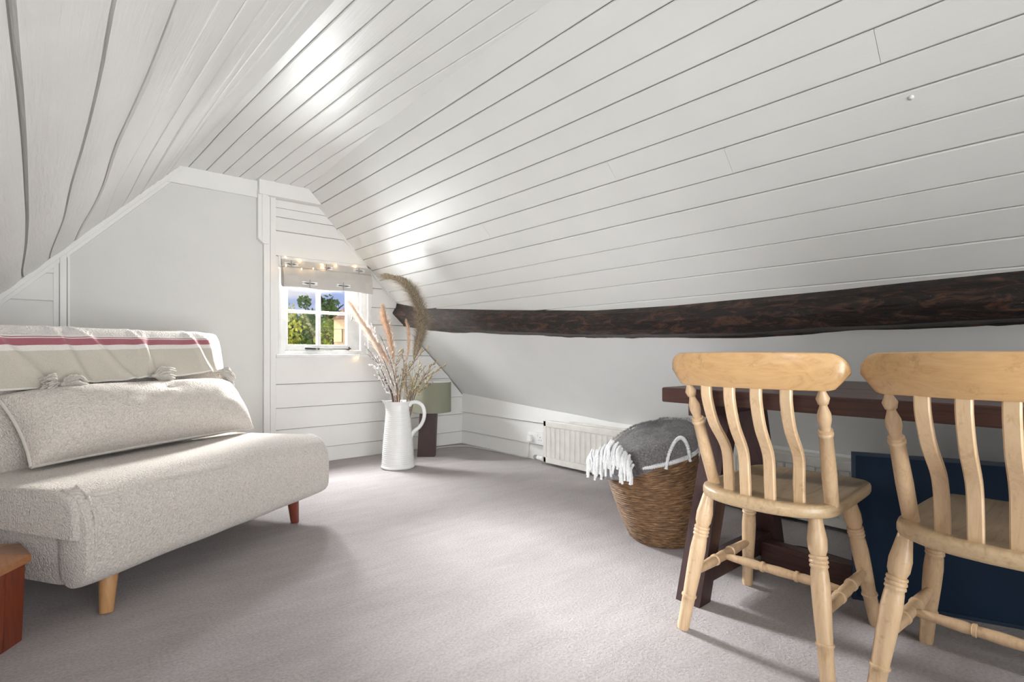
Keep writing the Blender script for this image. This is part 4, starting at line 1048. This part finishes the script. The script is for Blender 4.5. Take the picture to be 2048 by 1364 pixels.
def make_chair():
    c = empty('dining_chair')
    # seat: rounded D outline, saddled
    outl = [(-.255, 0), (-.250, .06), (-.235, .110), (-.208, .150), (-.175, .178), (-.130, .189), (-.05, .190), (.08, .189), (.19, .186), (.226, .177), (.247, .155), (.258, .10), (.262, 0)]
    pts = outl+[(x, -y) for x, y in outl[-2:0:-1]]
    ctl = spline([V((x, y, 0)) for x, y in pts]+[V((pts[0][0], pts[0][1], 0))], 96)[:-1]
    rings = []
    for s, z in ((.965, .420), (.988, .423), (1, .430), (1, .444), (.988, .452), (.965, .4555), (.90, .4555), (.78, .450), (.6, .4465), (.4, .446), (.2, .447)):
        rings.append([V((p.x*s+(1-s)*.01, p.y*s-.012, z)) for p in ctl])
    rings.append([V((.01+(p.x)*.001, p.y*.001, .448)) for p in ctl])
    m = MB(); m.loft(rings); m.build('seat', M['pineX'], c, True, 60)
    LT = [(-.165, .152), (-.165, -.152), (.135, .150), (.135, -.150)]
    LF = [(-.232, .2035), (-.232, -.2035), (.236, .203), (.236, -.203)]
    for (tx, ty), (fx_, fy) in zip(LT, LF):
        m = MB(); m.lathe(LEGP, V((tx, ty, .424)), V((fx_, fy, 0)), 22); m.build('leg', M['pineZ'], c, True, 50)
    def on(i, z):
        f = (.424-z)/.424; return V((lerp(LT[i][0], LF[i][0], f), lerp(LT[i][1], LF[i][1], f), z))
    ms = []
    for s, (i, j) in enumerate(((0, 2), (1, 3))):
        a, b_ = on(i, .175), on(j, .178); m = MB(); m.lathe(STRP, a, b_, 16); m.build('side_stretcher', M['pineZ'], c, True, 50); ms.append((a+b_)/2)
    m = MB(); m.lathe([(f, r*.9) for f, r in STRP], ms[0], ms[1], 16); m.build('cross_stretcher', M['pineZ'], c, True, 50)
    # back: posts, slats, crest
    ZC = .768
    def crest_x(y): return -.322+.058*(y/.235)**2
    for s in (1, -1):
        m = MB(); m.lathe(POSTP, V((-.135, s*.166-.018, .450)), V((crest_x(.18)+.004, s*.180-.024, ZC+.008)), 22); m.build('back_post', M['pineZ'], c, True, 50)
    for y0, y1 in ((-.098, -.108), (-.034, -.036), (.034, .036), (.098, .108)):
        xb = -.222+.040*(y0/.1)**2; xt = crest_x(y1)
        cl_ = spline([V((xb, y0, .448)), V((xb-.004, y0, .50)), V((xb-.016, lerp(y0, y1, .3), .58)), V((lerp(xb, xt, .68), lerp(y0, y1, .65), .66)), V((lerp(xb, xt, .95), lerp(y0, y1, .9), .73)), V((xt+.001, y1, ZC+.006))], 24)
        secs = []
        for i, p in enumerate(cl_):
            t = (cl_[min(i+1, 24)]-cl_[max(i-1, 0)]).normalized(); nn = V((t.z, 0, -t.x)).normalized(); w, h = .0145, .0085; e = .003
            secs.append([p+V((0, sy*(w-a), 0))+nn*(sx*(h-b2)) for sy, sx, a, b2 in ((-1, -1, 0, e), (-1, -1, e, 0), (1, -1, e, 0), (1, -1, 0, e), (1, 1, 0, e), (1, 1, e, 0), (-1, 1, e, 0), (-1, 1, 0, e))])
        m = MB(); secs = [[p+V((0, -.021, 0)) for p in r_] for r_ in secs]; m.loft(secs); m.build('back_slat', M['pineZ'], c, False)
    # crest rail
    secs = []; N = 60
    for i in range(N+1):
        s = math.sin((i/N-.5)*PI)*.55+(-1+2*i/N)*.45; yb = s*.206; yt = s*.239
        e = abs(s); top_ = .866-.0+(-.004*s*s)-.044*(1-math.sqrt(max(0, 1-max(0, (e-.80)/.20)**2)))
        zb = ZC+.000+(.004*max(0, (e-.9)/.1)**2)
        row = []
        prof_ = [(0, -.008), (.02, -.0105), (.5, -.0120), (.9, -.011), (.975, -.008), (1, -.002), (1, .003), (.97, .008), (.85, .010), (.5, .0110), (.02, .0095), (0, .007)]
        ex = 1-.45*max(0, (e-.94)/.06)**2
        for f, th in prof_:
            y = lerp(yb, yt, min(1, f*1.15)); z = lerp(zb, top_, f); x = crest_x(y)-(z-ZC)*.22+th*ex
            row.append(V((x, y, z)))
        secs.append(row)
    m = MB(); secs = [[p+V((0, -.026, 0)) for p in r_] for r_ in secs]; m.loft(secs); m.build('crest_rail', M['pineY'], c, True, 50)
    return c
CG = 'pine spindle-back dining chairs at the table'
ch1 = make_chair(); ch1.location = (1.717, .704, 0); ch1.rotation_euler.z = math.radians(2.0)
tag(ch1, 'whole pine slat-back chair beside the seagrass basket, left of its twin', 'chair', CG)
ch2 = copy_tree(ch1); ch2.location = (1.718, .188, 0); ch2.rotation_euler.z = math.radians(-1.6)
tag(ch2, 'right-hand pine slat-back chair, cut off by the photo edge, before the navy panel', 'chair', CG)

# ================================================================== OUTSIDE
def tree(loc, rx, rz, nleaf, mats, seed, label, ls=.16, trunk=5):
    random.seed(seed); t = empty('garden_tree', loc); tag(t, label, 'tree', 'trees beyond the gable window')
    m = MB(); m.tube([V((0, 0, -trunk)), V((.1, 0, -trunk*.4)), V((0, .1, 0)), V((.1, 0, rz*.6))], [.22, .18, .12, .04], 8)
    for k in range(7):
        a = random.uniform(0, 2*PI); m.tube([V((0, 0, -rz*.4+k*.15*rz)), V((math.cos(a)*rx*.4, math.sin(a)*rx*.4, k*.12*rz)), V((math.cos(a)*rx*.85, math.sin(a)*rx*.8, rz*.25+k*.1*rz))], [.07, .045, .015], 6)
    m.build('trunk', M['bark'], t, True)
    for mi, mat in enumerate(mats):
        m = MB()
        cl_ = [(V((random.gauss(0, .42)*rx, random.gauss(0, .42)*rx, random.gauss(0, .38)*rz)), random.uniform(.22, .42)*rx) for _ in range(16)]
        for k in range(nleaf//len(mats)):
            c, r = random.choice(cl_); d = V((random.gauss(0, 1), random.gauss(0, 1), random.gauss(0, .8))).normalized()*r*random.uniform(.5, 1.05); p = c+d
            a = V((random.gauss(0, 1), random.gauss(0, 1), random.gauss(0, 1))).normalized(); b2 = a.cross(V((random.gauss(0, 1), random.gauss(0, 1), random.gauss(0, 1)))).normalized(); s = ls*random.uniform(.5, 1.1)
            m.add([p-a*s*.5, p+b2*s*.28, p+a*s*.5, p-b2*s*.28], [(0, 1, 2, 3)])
        o = mesh('leaves', m.v, m.f, M[mat], t); o['kind'] = 'stuff'
def outp(px, py, d): return at_depth(px, py, d)
tree(outp(600, 705, 13), 1.3, .85, 12000, ['leaf', 'leaf2'], 1, 'yellow-green leafy tree filling the left panes of the window', .13)
tree(outp(648, 668, 16), .85, 1.35, 6500, ['leaf', 'leaf'], 2, 'darker tree with thin upper twigs rising behind the middle glazing bar', .13)
tree(outp(668, 695, 12), .6, .6, 5000, ['leaf', 'leaf2'], 3, 'green tree in the right panes beside the sandstone house', .12)
tree(outp(560, 700, 17), 1.5, .9, 4000, ['leaf', 'leaf2'], 4, 'tree crown furthest left and furthest away outside the window', .15)
tree(outp(712, 715, 15), 1.2, .6, 3000, ['leaf'], 5, 'tree crown mostly hidden behind the sandstone house', .15)
hs = empty('stone_house', (3.6, 8.6, -4)); tag(hs, 'sunlit sandstone house gable seen through the right window panes', 'building')
q0 = outp(668, 700, 8.8); q1 = outp(740, 700, 8.8); dr = (q1-q0).normalized()
zt0 = outp(668, 634, 8.8).z; zt1 = outp(700, 604, 8.8).z
def hb(name, pts2, y0, y1, mat):
    m = MB(); m.loft([[q0+dr*a+fw*y+V((0, 0, z-q0.z)) for a, z in pts2] for y in (y0, y1)]); o = m.build(name, M[mat], hs); o.location = -V(hs.location); return o
W_ = (q1-q0).length
for r_ in range(26):
    z = -4+r_*.22
    if z > zt1: break
    z1 = min(z+.212, zt0-.03)
    if z1-z < .05: break
    nn_ = 5
    off = (r_ % 2)*.5
    for k in range(nn_+1):
        a = max(0, (k-off)/nn_*2.4*W_); c = min(2.4*W_, (k+1-off)/nn_*2.4*W_)
        if c-a > .02: hb('wall_stone', [(a, z), (c-.012, z), (c-.012, z1), (a, z1)], random.uniform(-.01, .01), .3, 'outwall')
hb('wall_core', [(0.02, -4), (2.4*W_, -4), (2.4*W_, zt0-.04), (.02, zt0-.04)], .05, 3, 'outwall')
hb('roof', [(W_*.12, zt0+.01), (W_*.45, zt1), (2.6*W_, zt1+.5), (2.6*W_, zt0-.02), (-.03, zt0-.04)], -.06, 1.2, 'roof')
